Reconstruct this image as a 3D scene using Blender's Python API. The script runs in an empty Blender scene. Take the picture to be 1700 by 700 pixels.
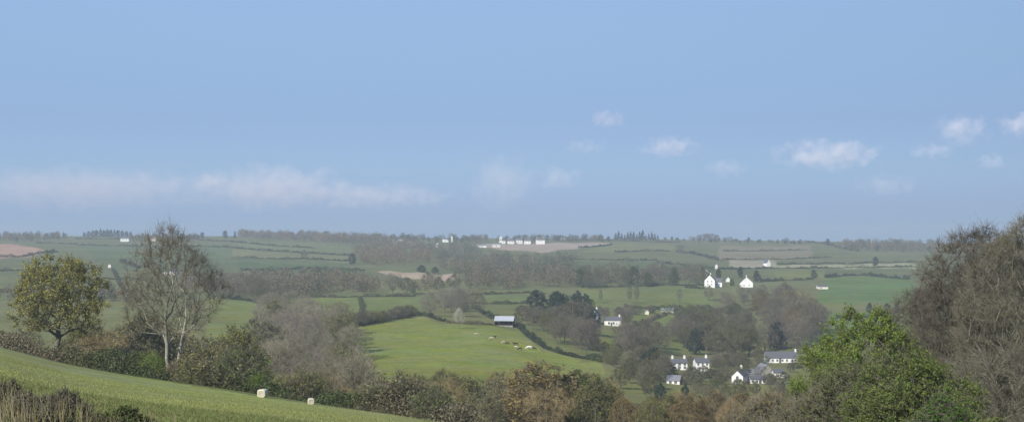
import bpy, math, random
import numpy as np
from mathutils import Vector, Matrix

random.seed(11)
RNG = np.random.default_rng(11)
S = bpy.context.scene
COL = S.collection
F = 2400.0          # focal length in photo pixels (1700 wide)
U0, VH = 850.0, 390.0   # optical axis column, eye-level row
HAZE_DENSITY = 0.000175

# ------------------------------------------------------------------ helpers
def link(o):
    COL.objects.link(o); return o

def tag(o, label=None, cat=None, group=None, kind=None):
    if label: o['label'] = label
    if cat: o['category'] = cat
    if group: o['group'] = group
    if kind: o['kind'] = kind
    return o

def mesh_from(name, verts, faces, mats=(), midx=None, smooth=False, cols=None):
    """verts (N,3); faces = (M,k) array with k = 3 or 4, or a list of such arrays; cols = per-vertex linear colours"""
    verts = np.asarray(verts, dtype=np.float32)
    if not isinstance(faces, list): faces = [faces]
    faces = [np.asarray(f, dtype=np.int32) for f in faces if len(f)]
    me = bpy.data.meshes.new(name)
    me.vertices.add(len(verts)); me.vertices.foreach_set('co', verts.ravel())
    nl = sum(f.size for f in faces); npoly = sum(len(f) for f in faces)
    me.loops.add(nl); me.polygons.add(npoly)
    me.loops.foreach_set('vertex_index', np.concatenate([f.ravel() for f in faces]))
    tot = np.concatenate([np.full(len(f), f.shape[1], np.int32) for f in faces])
    st = np.zeros(npoly, np.int32); st[1:] = np.cumsum(tot)[:-1]
    me.polygons.foreach_set('loop_start', st)
    me.polygons.foreach_set('loop_total', tot)
    if midx is not None: me.polygons.foreach_set('material_index', np.asarray(midx, np.int32))
    me.polygons.foreach_set('use_smooth', np.full(npoly, smooth, dtype=bool))
    for m in mats: me.materials.append(m)
    if cols is not None:
        at = me.color_attributes.new('tint', 'FLOAT_COLOR', 'POINT')
        c = np.ones((len(verts), 4), np.float32); c[:, :3] = cols
        at.data.foreach_set('color', c.ravel())
    me.update(calc_edges=True); me.validate()
    return me

def obj(name, me, parent=None, loc=None):
    o = link(bpy.data.objects.new(name, me))
    if parent: o.parent = parent
    if loc is not None: o.location = loc
    return o

def empty(name, loc, rz=0.0):
    o = link(bpy.data.objects.new(name, None))
    o.location = loc; o.rotation_euler = (0, 0, rz); o.empty_display_size = .3
    return o

class MB:
    """collects boxes and loose polygons into one mesh"""
    def __init__(s): s.v, s.f = [], []
    def poly(s, pts, faces):
        b = len(s.v); s.v += [tuple(p) for p in pts]; s.f += [tuple(b + i for i in f) for f in faces]
    def box(s, x0, x1, y0, y1, z0, z1):
        s.poly([(x0,y0,z0),(x1,y0,z0),(x1,y1,z0),(x0,y1,z0),(x0,y0,z1),(x1,y0,z1),(x1,y1,z1),(x0,y1,z1)],
               [(0,3,2,1),(4,5,6,7),(0,1,5,4),(1,2,6,5),(2,3,7,6),(3,0,4,7)])
    def build(s, name, mat, parent=None, smooth=False, bevel=0):
        me = bpy.data.meshes.new(name); me.from_pydata(s.v, [], s.f); me.materials.append(mat)
        if smooth: me.polygons.foreach_set('use_smooth', [True]*len(me.polygons))
        o = obj(name, me, parent)
        if bevel:
            m = o.modifiers.new('bevel', 'BEVEL'); m.width = bevel; m.segments = 2
        return o

# ------------------------------------------------------------------ materials
def nodes_of(name):
    m = bpy.data.materials.new(name); m.use_nodes = True
    nt = m.node_tree; nt.nodes.clear()
    out = nt.nodes.new('ShaderNodeOutputMaterial')
    return m, nt, out

def N(nt, t, **kw):
    n = nt.nodes.new(t)
    for k, v in kw.items(): setattr(n, k, v)
    return n

def math_node(nt, op, a, b=None, clamp=False):
    n = N(nt, 'ShaderNodeMath', operation=op, use_clamp=clamp)
    for i, x in enumerate((a, b)):
        if x is None: continue
        if isinstance(x, (int, float)): n.inputs[i].default_value = x
        else: nt.links.new(x, n.inputs[i])
    return n.outputs[0]

def noise(nt, vec, scale, detail=3.0, rough=.55):
    n = N(nt, 'ShaderNodeTexNoise'); n.inputs['Scale'].default_value = scale
    n.inputs['Detail'].default_value = detail; n.inputs['Roughness'].default_value = rough
    if vec is not None: nt.links.new(vec, n.inputs['Vector'])
    return n.outputs['Fac']

def mul_col(nt, col, fac):
    """colour times a grey factor"""
    v = N(nt, 'ShaderNodeVectorMath', operation='SCALE')
    nt.links.new(col, v.inputs[0]); nt.links.new(fac, v.inputs['Scale'])
    return v.outputs[0]

def map_range(nt, x, a, b, c, d):
    n = N(nt, 'ShaderNodeMapRange'); nt.links.new(x, n.inputs[0])
    for i, v in enumerate((a, b, c, d)): n.inputs[i+1].default_value = v
    return n.outputs[0]

def simple_mat(name, col, rough=.8, var=.15, scale=2.0, spec=.3, bump=0.0, metallic=0.0):
    m, nt, out = nodes_of(name)
    b = N(nt, 'ShaderNodeBsdfPrincipled'); nt.links.new(b.outputs[0], out.inputs[0])
    b.inputs['Roughness'].default_value = rough; b.inputs['Specular IOR Level'].default_value = spec
    b.inputs['Metallic'].default_value = metallic
    tc = N(nt, 'ShaderNodeTexCoord')
    f = map_range(nt, noise(nt, tc.outputs['Object'], scale, 4), .25, .75, 1-var, 1+var)
    rgb = N(nt, 'ShaderNodeRGB'); rgb.outputs[0].default_value = (*col, 1)
    nt.links.new(mul_col(nt, rgb.outputs[0], f), b.inputs['Base Color'])
    if bump:
        bn = N(nt, 'ShaderNodeBump'); bn.inputs['Strength'].default_value = bump
        nt.links.new(f, bn.inputs['Height']); nt.links.new(bn.outputs[0], b.inputs['Normal'])
    return m

def ground_mat():
    m, nt, out = nodes_of('ground')
    b = N(nt, 'ShaderNodeBsdfDiffuse'); nt.links.new(b.outputs[0], out.inputs[0])
    at = N(nt, 'ShaderNodeVertexColor', layer_name='tint')
    g = N(nt, 'ShaderNodeNewGeometry'); P = g.outputs['Position']
    n1 = map_range(nt, noise(nt, P, .012, 4), .3, .7, .84, 1.15)
    n2 = map_range(nt, noise(nt, P, .09, 4), .3, .7, .88, 1.12)
    n3 = map_range(nt, noise(nt, P, 1.1, 5, .65), .25, .75, .74, 1.26)
    n4 = map_range(nt, noise(nt, P, .32, 4, .6), .3, .7, .87, 1.13)
    f = math_node(nt, 'MULTIPLY', math_node(nt, 'MULTIPLY', n1, n2), math_node(nt, 'MULTIPLY', n3, n4))
    c = mul_col(nt, at.outputs['Color'], f)
    # drier, yellower patches of sward
    hs = N(nt, 'ShaderNodeHueSaturation'); nt.links.new(c, hs.inputs['Color'])
    nt.links.new(map_range(nt, noise(nt, P, .035, 3), .3, .7, .475, .518), hs.inputs['Hue'])
    nt.links.new(map_range(nt, noise(nt, P, .05, 3), .3, .7, .8, 1.12), hs.inputs['Saturation'])
    nt.links.new(hs.outputs[0], b.inputs['Color'])
    bp = N(nt, 'ShaderNodeBump'); bp.inputs['Strength'].default_value = .35; bp.inputs['Distance'].default_value = .3
    nt.links.new(noise(nt, P, 1.6, 5, .6), bp.inputs['Height']); nt.links.new(bp.outputs[0], b.inputs['Normal'])
    return m

def plant_mat(name, source='object', translucent=.25, var=.3, scale=.5):
    """leaves or twigs: colour from the object's own colour or from the mesh's tint attribute"""
    m, nt, out = nodes_of(name)
    d = N(nt, 'ShaderNodeBsdfDiffuse')
    if source == 'object':
        oi = N(nt, 'ShaderNodeObjectInfo'); c = oi.outputs['Color']
    else:
        c = N(nt, 'ShaderNodeVertexColor', layer_name='tint').outputs['Color']
    g = N(nt, 'ShaderNodeNewGeometry')
    c = mul_col(nt, c, map_range(nt, noise(nt, g.outputs['Position'], scale, 3), .3, .7, 1-var, 1+var))
    c = mul_col(nt, c, map_range(nt, g.outputs['Random Per Island'], 0, 1, 1-var*.8, 1+var*.8))
    nt.links.new(c, d.inputs['Color'])
    if translucent:
        t = N(nt, 'ShaderNodeBsdfTranslucent'); nt.links.new(c, t.inputs['Color'])
        mx = N(nt, 'ShaderNodeMixShader'); mx.inputs[0].default_value = translucent
        nt.links.new(d.outputs[0], mx.inputs[1]); nt.links.new(t.outputs[0], mx.inputs[2])
        nt.links.new(mx.outputs[0], out.inputs[0])
    else: nt.links.new(d.outputs[0], out.inputs[0])
    return m

M = dict(
    ground=ground_mat(),
    leaf=plant_mat('leaf'), twig=plant_mat('twig', translucent=0, var=.22),
    tint=plant_mat('tinted_foliage', 'tint', .2, .25, .12),
    bark=simple_mat('bark', (.155,.142,.105), .95, .3, 3, .1, .4),
    pale_bark=simple_mat('pale_bark', (.33,.31,.235), .95, .3, 3, .1, .4),
    white=simple_mat('white_render', (.82,.80,.76), .85, .11, .45, .2),
    cream=simple_mat('cream_render', (.74,.68,.55), .85, .08, .6, .2),
    slate=simple_mat('slate', (.115,.118,.128), .7, .25, 2.5, .4),
    greyroof=simple_mat('grey_roof', (.22,.22,.24), .75, .2, 1.5, .3),
    metalroof=simple_mat('barn_roof', (.42,.45,.49), .55, .12, .8, .4),
    stone=simple_mat('stone_wall', (.30,.27,.235), .9, .25, 1.5, .2),
    timber=simple_mat('dark_timber', (.06,.052,.045), .9, .3, 2, .2),
    frame=simple_mat('window_frame', (.55,.55,.54), .6, .05, 2, .3),
    glass=simple_mat('window_glass', (.025,.03,.038), .12, .1, 2, .6),
    door=simple_mat('door_paint', (.07,.09,.10), .5, .1, 2, .4),
    brick=simple_mat('chimney_brick', (.30,.17,.12), .9, .2, 3, .2),
    wrap=simple_mat('bale_wrap', (.58,.54,.41), .55, .14, 2.5, .4),
    wrap_end=simple_mat('bale_end', (.45,.41,.31), .7, .25, 5, .3),
    hide_white=simple_mat('white_hide', (.72,.69,.62), .9, .08, 3, .1),
    hide_dark=simple_mat('dark_hide', (.035,.03,.027), .9, .2, 3, .1),
    hide_fawn=simple_mat('fawn_hide', (.48,.42,.30), .9, .1, 3, .1),
    straw=plant_mat('straw', 'tint', .15, .3, 3.0),
)

# ------------------------------------------------------------------ terrain
COLS = [-300, 0, 200, 400, 600, 800, 1000, 1200, 1400, 1600, 1900]
ROWS = [(220,[660,660,665,700,735,735,735,735,735,735,735]),
 (300,[652,652,657,680,705,705,708,708,708,706,706]),
 (400,[634,634,636,644,652,650,675,684,680,670,670]),
 (500,[612,612,614,617,614,613,637,652,650,640,640]),
 (600,[578,580,582,583,570,570,602,624,626,610,610]),
 (700,[552,552,551,550,533,536,570,602,600,580,580]),
 (850,[522,522,520,520,516,518,540,562,548,540,540]),
 (1000,[498,498,496,496,497,499,509,524,514,508,508]),
 (1200,[472,472,472,473,474,474,477,481,482,480,480]),
 (1500,[446,446,446,448,450,449,450,454,457,456,456]),
 (1800,[430,430,430,431,433,432,432,437,440,440,440]),
 (2100,[416,416,416,417,419,418,417,424,426,427,427]),
 (2500,[402,402,402,402,405,404,403,409,412,414,414]),
 (3000,[391,391,391,391,392,395,395,398,400,404,404])]
UG = np.unique(np.concatenate([np.arange(-1900,-120,60), np.arange(-120,1821,3.0), np.arange(1860,3700,60)]))
DG = np.concatenate([np.geomspace(.6,24,40)[:-1], np.geomspace(24,300,170)[:-1], np.geomspace(300,3200,520)[:-1], np.geomspace(3200,5200,24)])

def smooth1(a, n, axis):
    k = np.hanning(2*n+3)[1:-1]; k /= k.sum()
    p = [(0,0)]*a.ndim; p[axis] = (n,n)
    b = np.pad(a, p, mode='edge')
    return np.apply_along_axis(lambda r: np.convolve(r, k, 'valid'), axis, b)

def build_height():
    rd = np.array([r[0] for r in ROWS], float)
    tab = np.array([r[1] if len(r[1]) == 11 else [r[1][0]]*11 for r in ROWS], float)
    zt = -(tab-VH)/F*rd[:,None]
    uu = np.arange(-300,1901,25.0)
    zc = np.stack([np.interp(uu, COLS, zt[i]) for i in range(len(rd))])          # rows x uu
    dd = np.geomspace(220,3000,240)
    z = np.stack([np.interp(np.log(dd), np.log(rd), zc[:,j]) for j in range(len(uu))], 1)
    z = smooth1(z, 7, 0); z = smooth1(z, 5, 1)
    iu = np.interp(UG, uu, np.arange(len(uu))); i0 = np.clip(iu.astype(int),0,len(uu)-2); fu = iu-i0
    zu = z[:,i0]*(1-fu)+z[:,i0+1]*fu
    idd = np.interp(np.log(DG), np.log(dd), np.arange(len(dd))); j0 = np.clip(idd.astype(int),0,len(dd)-2); fd = (idd-j0)[:,None]
    zv = zu[j0]*(1-fd)+zu[j0+1]*fd
    far = DG > 3000
    zv[far] += -(DG[far,None]-3000)*.035
    # the near hill: a tilted grass slope ending at a crest
    vc = np.interp(UG, [-300,0,50,110,200,300,437,517,640,740,1000,1400,1700,1900], [560,580,592,606,621,635,652,662,680,698,735,748,750,750])
    dc = np.interp(UG, [-300,0,740,1000,1400,1900], [214,204,146,125,112,108])
    dc = smooth1(dc[None], 6, 1)[0]; vc = smooth1(vc[None], 6, 1)[0]
    s = (vc-VH)/F - 1.7/dc
    D = DG[:,None]
    zn = -1.7 - s*D
    x = (D-dc-5)/2.5
    zn = zn - .30*2.5*np.where(x>30, x, np.log1p(np.exp(np.minimum(x,30))))
    k = 2.0
    a = np.maximum(zn, zv); bmin = np.minimum(zn, zv)
    zz = a + k*np.log1p(np.exp(-(a-bmin)/k))*np.where(D>150, 1, 0)
    zz = np.where(D < 120, zn, zz)
    return zz, dc
ZG, DC = build_height()
# small undulation
X = (UG[None]-U0)/F*DG[:,None]; Y = np.repeat(DG[:,None], len(UG), 1)
ZG = ZG + (np.sin(X*.043+Y*.021)*np.sin(Y*.033-X*.017)*.5 + np.sin(X*.11+1.3)*np.sin(Y*.09+.4)*.18)*np.clip((Y-20)/150,0,1)*np.clip(1-(Y-1500)/1500, 0, 1)
VG = VH - ZG/DG[:,None]*F

def gz(u, d):
    iu = np.interp(u, UG, np.arange(len(UG))); idd = np.interp(d, DG, np.arange(len(DG)))
    i = min(int(iu), len(UG)-2); j = min(int(idd), len(DG)-2); a = iu-i; b = idd-j
    return float((ZG[j,i]*(1-a)+ZG[j,i+1]*a)*(1-b)+(ZG[j+1,i]*(1-a)+ZG[j+1,i+1]*a)*b)
def pos(u, d):
    return Vector(((u-U0)/F*d, d, gz(u, d)))
def ground_xy(x, y):
    return gz(U0+F*x/y, y)
def d_at(u, v, dmin=225):
    """distance of the ground that shows at pixel (u, v), beyond dmin"""
    iu = int(round(float(np.interp(u, UG, np.arange(len(UG)))))); c = VG[:,iu]
    ok = np.where((DG >= dmin) & (c <= v))[0]
    return float(DG[ok[0]]) if len(ok) else 2950.0

def inside(u, v, poly):
    r = np.zeros(np.shape(u), bool); n = len(poly)
    for i in range(n):
        (x1,y1),(x2,y2) = poly[i], poly[(i+1)%n]
        c = ((y1>v)!=(y2>v)) & (u < (x2-x1)*(v-y1)/((y2-y1) if y2!=y1 else 1e-9)+x1)
        r ^= c
    return r

GRASS_FAR = (.13,.145,.072)
FIELDS = [  # name, label, colour, outline in the photo, nearest distance
 ('ploughed_field','bare pinkish ploughed field on the hill behind the oak',(.36,.235,.175),[(-60,405),(30,406),(55,409),(75,416),(60,424),(0,430),(-60,432)],1200),
 ('ploughed_field','narrow tan ploughed strip below the wooded valley side',(.36,.29,.21),[(625,450),(762,455),(758,465),(690,464),(640,457)],1000),
 ('fallow_field','wide bare tan field below the white hilltop village',(.34,.275,.225),[(790,406),(870,404),(1020,402),(960,412),(905,419),(830,414),(792,410)],1500),
 ('stubble_field','thin pale stubble strip on the far slope',(.36,.31,.235),[(1203,418),(1330,417),(1337,424),(1203,424)],1500),
 ('stubble_field','pale greyish stubble field above the two white houses',(.29,.27,.20),[(1210,431),(1290,432),(1288,444),(1210,444)],1200),
 ('fallow_field','brownish rough field between two pale stubble strips',(.20,.18,.115),[(1195,408),(1345,408),(1350,431),(1190,431)],1500),
 ('fallow_field','pale strip of dry grass between two long hedges',(.28,.28,.17),[(1290,440),(1520,437),(1520,445),(1290,445)],1200),
 ('green_field','smooth bright green field left of the large bare tree',(.108,.168,.062),[(1372,458),(1440,460),(1520,464),(1520,503),(1350,503),(1362,480)],800),
 ('green_field','small green field below the smooth bright green field',(.115,.17,.058),[(1330,520),(1520,518),(1520,560),(1330,570)],600),
 ('green_field','light green field above the hedge of the pasture',(.15,.182,.062),[(505,494),(700,494),(700,520),(640,534),(505,536)],700),
 ('pasture','sunlit green pasture that the cattle graze below the barn',(.19,.222,.058),[(575,545),(640,528),(700,526),(740,536),(830,543),(860,548),(900,582),(1000,602),(1010,640),(600,650)],380),
 ('green_field','green field in the middle of the valley behind the gabled house',(.15,.178,.064),[(965,474),(1185,474),(1185,508),(965,508)],700),
 ('green_field','green slope with a pale low barn at its top edge',(.142,.17,.058),[(1040,512),(1240,514),(1240,560),(1000,600),(960,600)],500),
 ('green_field','olive green field beside the large bare ash tree',(.15,.178,.056),[(345,495),(420,500),(480,522),(540,556),(500,600),(345,600)],500),
 ('green_field','grassy strip between dark woods left of the barn',(.14,.172,.062),[(770,488),(885,488),(885,505),(770,510)],700),
 ('green_field','pale green field on the hillside under the ridge wood',(.14,.165,.08),[(395,399),(500,402),(590,412),(585,424),(470,418),(395,408)],1500),
 ('green_field','blue green meadow on the left hillside',(.108,.14,.072),[(130,406),(400,410),(580,437),(570,462),(380,456),(180,446)],1000),
]
FIELDS += [
 ('green_field','pale yellow green field across the middle of the left hillside',(.165,.17,.085),[(385,413),(470,419),(590,426),(580,436),(480,430),(385,427)],1200),
 ('green_field','dark green field low on the left hillside',(.085,.125,.06),[(395,434),(500,440),(600,446),(605,451),(500,450),(395,449)],1000),
 ('green_field','pale field just under the left skyline',(.16,.165,.09),[(215,402),(330,402),(330,409),(215,408)],1500),
 ('green_field','yellow green field on the upper right of the far slope',(.165,.175,.08),[(1015,405),(1120,406),(1118,416),(960,419)],1500),
 ('green_field','dull green field between the far slope and the scrub',(.095,.125,.062),[(930,433),(1100,434),(1190,440),(1185,452),(930,449)],1000),
 ('green_field','light green paddock right of the white farmhouses',(.155,.175,.07),[(1285,448),(1370,448),(1370,462),(1290,466)],800),
 ('green_field','olive paddock below the middle field hedge',(.17,.175,.075),[(1110,520),(1235,520),(1240,545),(1150,548)],500),
]
def build_ground():
    nu, nd = len(UG), len(DG)
    U = np.repeat(UG[None], nd, 0); V = VG; D = np.repeat(DG[:,None], nu, 1)
    fid = np.full((nd,nu), -1)
    near = D < DC[None]+14
    colr = np.empty((nd,nu,3)); colr[:] = GRASS_FAR
    t = np.clip((D-500)/900,0,1)[...,None]
    colr = np.array((.165,.175,.068))*(1-t)+np.array(GRASS_FAR)*t
    wob = 1.4*np.sin(U*.11)+1.0*np.sin(U*.047+2)
    for k, (n, l, c, poly, dm) in enumerate(FIELDS):
        vs = inside(U, V+wob*np.clip(1200/D,.25,1), poly) & (D > dm) & ~near & (D < 3050)
        colr[vs] = c; fid[vs] = k
    colr *= np.where(D > 430, 1.1, 1.0)[...,None]*np.array((1.02,1.0,.93))
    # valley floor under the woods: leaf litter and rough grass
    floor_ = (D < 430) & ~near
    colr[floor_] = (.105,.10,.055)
    nf = near & (D < 240)
    tt = np.clip((D-25)/120,0,1)[...,None]
    cn = np.array((.265,.275,.10))*(1-tt)+np.array((.275,.305,.11))*tt
    colr[nf] = cn[nf]; fid[nf] = 99
    # field margin: grass colour darkened along the hedge, standing in for its shade
    mrg = nf & (D > DC[None]-9); colr[mrg] = (.165,.18,.075)
    verts = np.stack([X, Y, ZG], -1).reshape(-1,3); colr = colr.reshape(-1,3)
    idx = np.arange(nd*nu).reshape(nd,nu)
    q = np.stack([idx[:-1,:-1], idx[:-1,1:], idx[1:,1:], idx[1:,:-1]], -1).reshape(-1,4)
    qf = fid[:-1,:-1].reshape(-1)
    def part(name, sel, label, cat):
        qq = q[sel]
        if not len(qq): return
        used, inv = np.unique(qq, return_inverse=True)
        me = mesh_from(name, verts[used], inv.reshape(-1,4), [M['ground']], smooth=True, cols=colr[used])
        tag(obj(name, me), label, cat, kind='structure')
    part('terrain', qf == -1, 'rolling valley land of rough grass under woods and hedges', 'terrain')
    part('near_field', qf == 99, 'sloping grass field closest to the viewer', 'field')
    for k, (n, l, c, poly, dm) in enumerate(FIELDS): part(n, qf == k, l, 'field')
build_ground()

# ------------------------------------------------------------------ trees
def tubes(p0, p1, r0, r1, ns=4):
    p0, p1 = np.asarray(p0,float), np.asarray(p1,float); r0, r1 = np.asarray(r0,float), np.asarray(r1,float)
    d = p1-p0; L = np.linalg.norm(d,axis=1,keepdims=True)+1e-9; d = d/L
    ref = np.where(np.abs(d[:,2:3])>.9, np.array([[1.,0,0]]), np.array([[0,0,1.]]))
    a = np.cross(d, ref); a /= np.linalg.norm(a,axis=1,keepdims=True)+1e-9; b = np.cross(d, a)
    th = np.arange(ns)*2*np.pi/ns
    ring = a[:,None]*np.cos(th)[None,:,None]+b[:,None]*np.sin(th)[None,:,None]
    v = np.concatenate([p0[:,None]+ring*r0[:,None,None], p1[:,None]+ring*r1[:,None,None]],1)   # n, 2ns, 3
    n = len(p0); base = (np.arange(n)*2*ns)[:,None]
    fs = [np.stack([base[:,0]+i, base[:,0]+(i+1)%ns, base[:,0]+ns+(i+1)%ns, base[:,0]+ns+i],1) for i in range(ns)]
    return v.reshape(-1,3), np.concatenate(fs)

def leaf_quads(rng, pts, size, var=.4, flat=0.0):
    n = len(pts)
    a = rng.normal(size=(n,3)); a[:,2] *= (1-flat); a /= np.linalg.norm(a,axis=1,keepdims=True)
    b = rng.normal(size=(n,3)); b -= (b*a).sum(1,keepdims=True)*a; b /= np.linalg.norm(b,axis=1,keepdims=True)
    s = size*(1+var*rng.uniform(-1,1,(n,1)))
    a = a*s; b = b*s*.62
    v = np.stack([pts-a, pts-b*.9+a*.1, pts+a, pts+b], 1)
    return v.reshape(-1,3), np.arange(n*4).reshape(n,4)

def gen_tree(seed, H=12, R=4.5, base=.3, n_att=420, stems=1, twigs=6, twig_len=.9, twig_r=.014, leaves=0, leaf=.16,
             trunk_r=None, shape='dome', bf=.35, up=.35, spray=1.0, pale=False, lumpy=1.0, evergreen=False):
    rng = np.random.default_rng(seed)
    cb = H*base
    ph = rng.uniform(0,6.28,6); am = rng.uniform(.6,1.0,6)*lumpy
    def lump(th, t):
        return 1+.17*am[0]*np.sin(2*th+ph[0]+3*t)+.15*am[1]*np.sin(3*th+ph[1]-4*t)+.12*am[2]*np.sin(5*th+ph[2]+5*t)+.10*am[3]*np.sin(7*t+ph[3])
    pts = []
    while len(pts) < n_att:
        t = rng.uniform(); th = rng.uniform(0,2*np.pi)
        if shape == 'dome': prof = (1-(max(0,t-.32)/.68)**2.2)**.5*(.55+.45*min(1,t/.32))
        elif shape == 'vase': prof = (.35+.75*min(1,t/.7))*(1-(max(0,t-.7)/.3)**2.4)**.5
        elif shape == 'cone': prof = 1.02*(1-t)**.8+.03
        else: prof = (1-(abs(t-.45)/.56)**2.3)**.5 if abs(t-.45)<.56 else 0
        rr = prof*rng.uniform()**.42*lump(th,t)
        if rng.uniform() > .35+.65*rr: continue
        hump = 1+lumpy*(.08*np.sin(2*th+ph[4])+.06*np.sin(3*th+ph[5]))
        pts.append((R*rr*math.cos(th), R*rr*math.sin(th), cb+(H-cb)*t*(hump if t>.5 else 1)))
    pts = np.array(pts)
    nodes, par, plen = [], [], []
    def add(p, k):
        nodes.append(np.array(p,float)); par.append(k)
        plen.append(0 if k<0 else plen[k]+np.linalg.norm(nodes[-1]-nodes[k])); return len(nodes)-1
    for s_ in range(stems):
        ang = 2*np.pi*s_/stems+rng.uniform(0,1); off = .0 if stems==1 else .045*H*(.5 if pale else .35)
        k = -1; top = (cb+(H-cb)*(.3 if shape!='cone' else .93)); steps = 7 if shape!='cone' else 14
        for i in range(steps+1):
            f = i/steps; spread = (0 if stems==1 else R*.42*f)
            k = add((math.cos(ang)*(off+spread)+rng.normal()*.02*H*f*(shape!='cone')*.6, math.sin(ang)*(off+spread)+rng.normal()*.02*H*f*(shape!='cone')*.6, top*f-(.25 if i==0 else 0)), k)
    c0 = np.array([0,0,cb*.9])
    P = np.empty((n_att*5+200,3)); PL = np.empty(len(P)); cnt = len(nodes)
    P[:cnt] = nodes; PL[:cnt] = plen
    term = []
    for p in pts[np.argsort(np.linalg.norm(pts-c0,axis=1))]:
        dv = p-P[:cnt]; dist = np.linalg.norm(dv,axis=1)
        cost = dist*(1+up*np.maximum(0,-dv[:,2]/(dist+1e-6))*2)+bf*PL[:cnt]+np.where(P[:cnt,2]<cb*.55, 50, 0)
        k = int(np.argmin(cost)); L = dist[k]; m = max(1,int(L/(.10*H)))
        a0 = P[k].copy()
        for i in range(1,m+1):
            f = i/m; q = a0+(p-a0)*f
            if i<m: q += rng.normal(size=3)*.035*L; q[2] += .06*L*math.sin(math.pi*f)
            k = add(q, k); P[cnt] = q; PL[cnt] = plen[-1]; cnt += 1
        term.append(k)
    n = len(nodes); Pn = np.array(nodes); par = np.array(par)
    r = np.zeros(n); ex = 1.92
    kids = np.zeros(n)
    for k in range(n-1,-1,-1):
        if kids[k] == 0: kids[k] = .016**ex
        if par[k] >= 0: kids[par[k]] += kids[k]
    r = kids**(1/ex)
    tr = trunk_r or H*.022
    sc = tr/r[0]; r = r*(sc if sc>1 else max(sc,.55))
    r = np.maximum(r, twig_r)
    has = par >= 0; i1 = np.where(has)[0]; i0 = par[i1]
    r1 = r[i1]; r0 = np.minimum(r[i0], r1*1.35+.004)
    thick = r1 > max(.035*H/12, twig_r*1.7)
    TH = 5
    tv, tf = tubes(Pn[i0][thick], Pn[i1][thick], r0[thick], r1[thick], TH)
    thin = ~thick
    cv, cf = tubes(Pn[i0][thin], Pn[i1][thin], r0[thin], r1[thin], 3)
    # twigs round every outer node
    outer = i1[r1 <= np.quantile(r1, .72)]
    src = rng.choice(outer, size=twigs*len(pts))
    dirn = Pn[src]-Pn[par[src]]; dirn /= np.linalg.norm(dirn,axis=1,keepdims=True)+1e-9
    dirn = dirn*.75+rng.normal(size=dirn.shape)*.62*spray; dirn[:,2] += .38*(0 if evergreen else 1)
    dirn /= np.linalg.norm(dirn,axis=1,keepdims=True)
    L = twig_len*rng.uniform(.45,1.25,(len(src),1))
    q0 = Pn[src]; q1 = q0+dirn*L
    wv, wf = tubes(q0, q1, np.full(len(src),twig_r), np.full(len(src),twig_r*.45), 3)
    sub = rng.integers(0,len(src),int(len(src)*1.0))
    s0 = q0[sub]+(q1[sub]-q0[sub])*rng.uniform(.3,.8,(len(sub),1)); sd = dirn[sub]+rng.normal(size=(len(sub),3))*.55
    s1 = s0+sd*L[sub]*.55
    w2, f2 = tubes(s0, s1, np.full(len(sub),twig_r*.75), np.full(len(sub),twig_r*.35), 3)
    crown_v = [cv, wv, w2]; crown_f = [cf, wf+len(cv), f2+len(cv)+len(wv)]
    nw = sum(len(f) for f in crown_f); nv = len(cv)+len(wv)+len(w2)
    nl = 0
    if leaves:
        ii = rng.integers(0,len(src),leaves); c = q0[ii]+(q1[ii]-q0[ii])*rng.uniform(.35,1.1,(leaves,1))+rng.normal(size=(leaves,3))*leaf*.9
        lv, lf = leaf_quads(rng, c, leaf); crown_v.append(lv); crown_f.append(lf+nv); nl = len(lf)
    bark = M['pale_bark'] if pale else M['bark']
    tm = mesh_from('trunk', tv, tf, [bark], smooth=True)
    cm = mesh_from('crown', np.concatenate(crown_v), np.concatenate(crown_f), [M['twig'] if not leaves else M['bark'], M['leaf']],
                   midx=np.r_[np.zeros(nw,int), np.ones(nl,int)])
    return tm, cm, H

LIB = {}
def lib(kind, items): LIB[kind] = items
lib('bare', [gen_tree(100+i, H=12, R=4.6+.5*(i%3), base=.22+.04*(i%2), n_att=300, twigs=9, twig_len=1.1, twig_r=.017, shape=('dome','oval','vase')[i%3], trunk_r=.26) for i in range(6)])
lib('bud', [gen_tree(200+i, H=11, R=4.6, base=.2, n_att=280, twigs=8, twig_len=.9, twig_r=.016, leaves=4200, leaf=.15, shape=('dome','oval')[i%2], trunk_r=.26) for i in range(4)])
lib('leafy', [gen_tree(300+i, H=8, R=3.9, base=.1, n_att=260, twigs=7, twig_len=.7, leaves=9000, leaf=.15, shape='dome', trunk_r=.2) for i in range(3)])
lib('evergreen', [gen_tree(400+i, H=11, R=3.4, base=.08, n_att=220, twigs=6, twig_len=.7, leaves=7000, leaf=.2, shape='oval', trunk_r=.25) for i in range(2)])
lib('conifer', [gen_tree(500+i, H=14, R=2.9, base=.08, n_att=200, twigs=5, twig_len=.6, leaves=4500, leaf=.22, shape='cone', trunk_r=.24, evergreen=True) for i in range(2)])
lib('shrub', [gen_tree(600+i, H=4, R=2.7, base=.03, n_att=170, stems=3, twigs=9, twig_len=.75, twig_r=.014, leaves=(0,1500,2600)[i%3], leaf=.11, shape='dome', trunk_r=.07) for i in range(6)])

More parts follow.
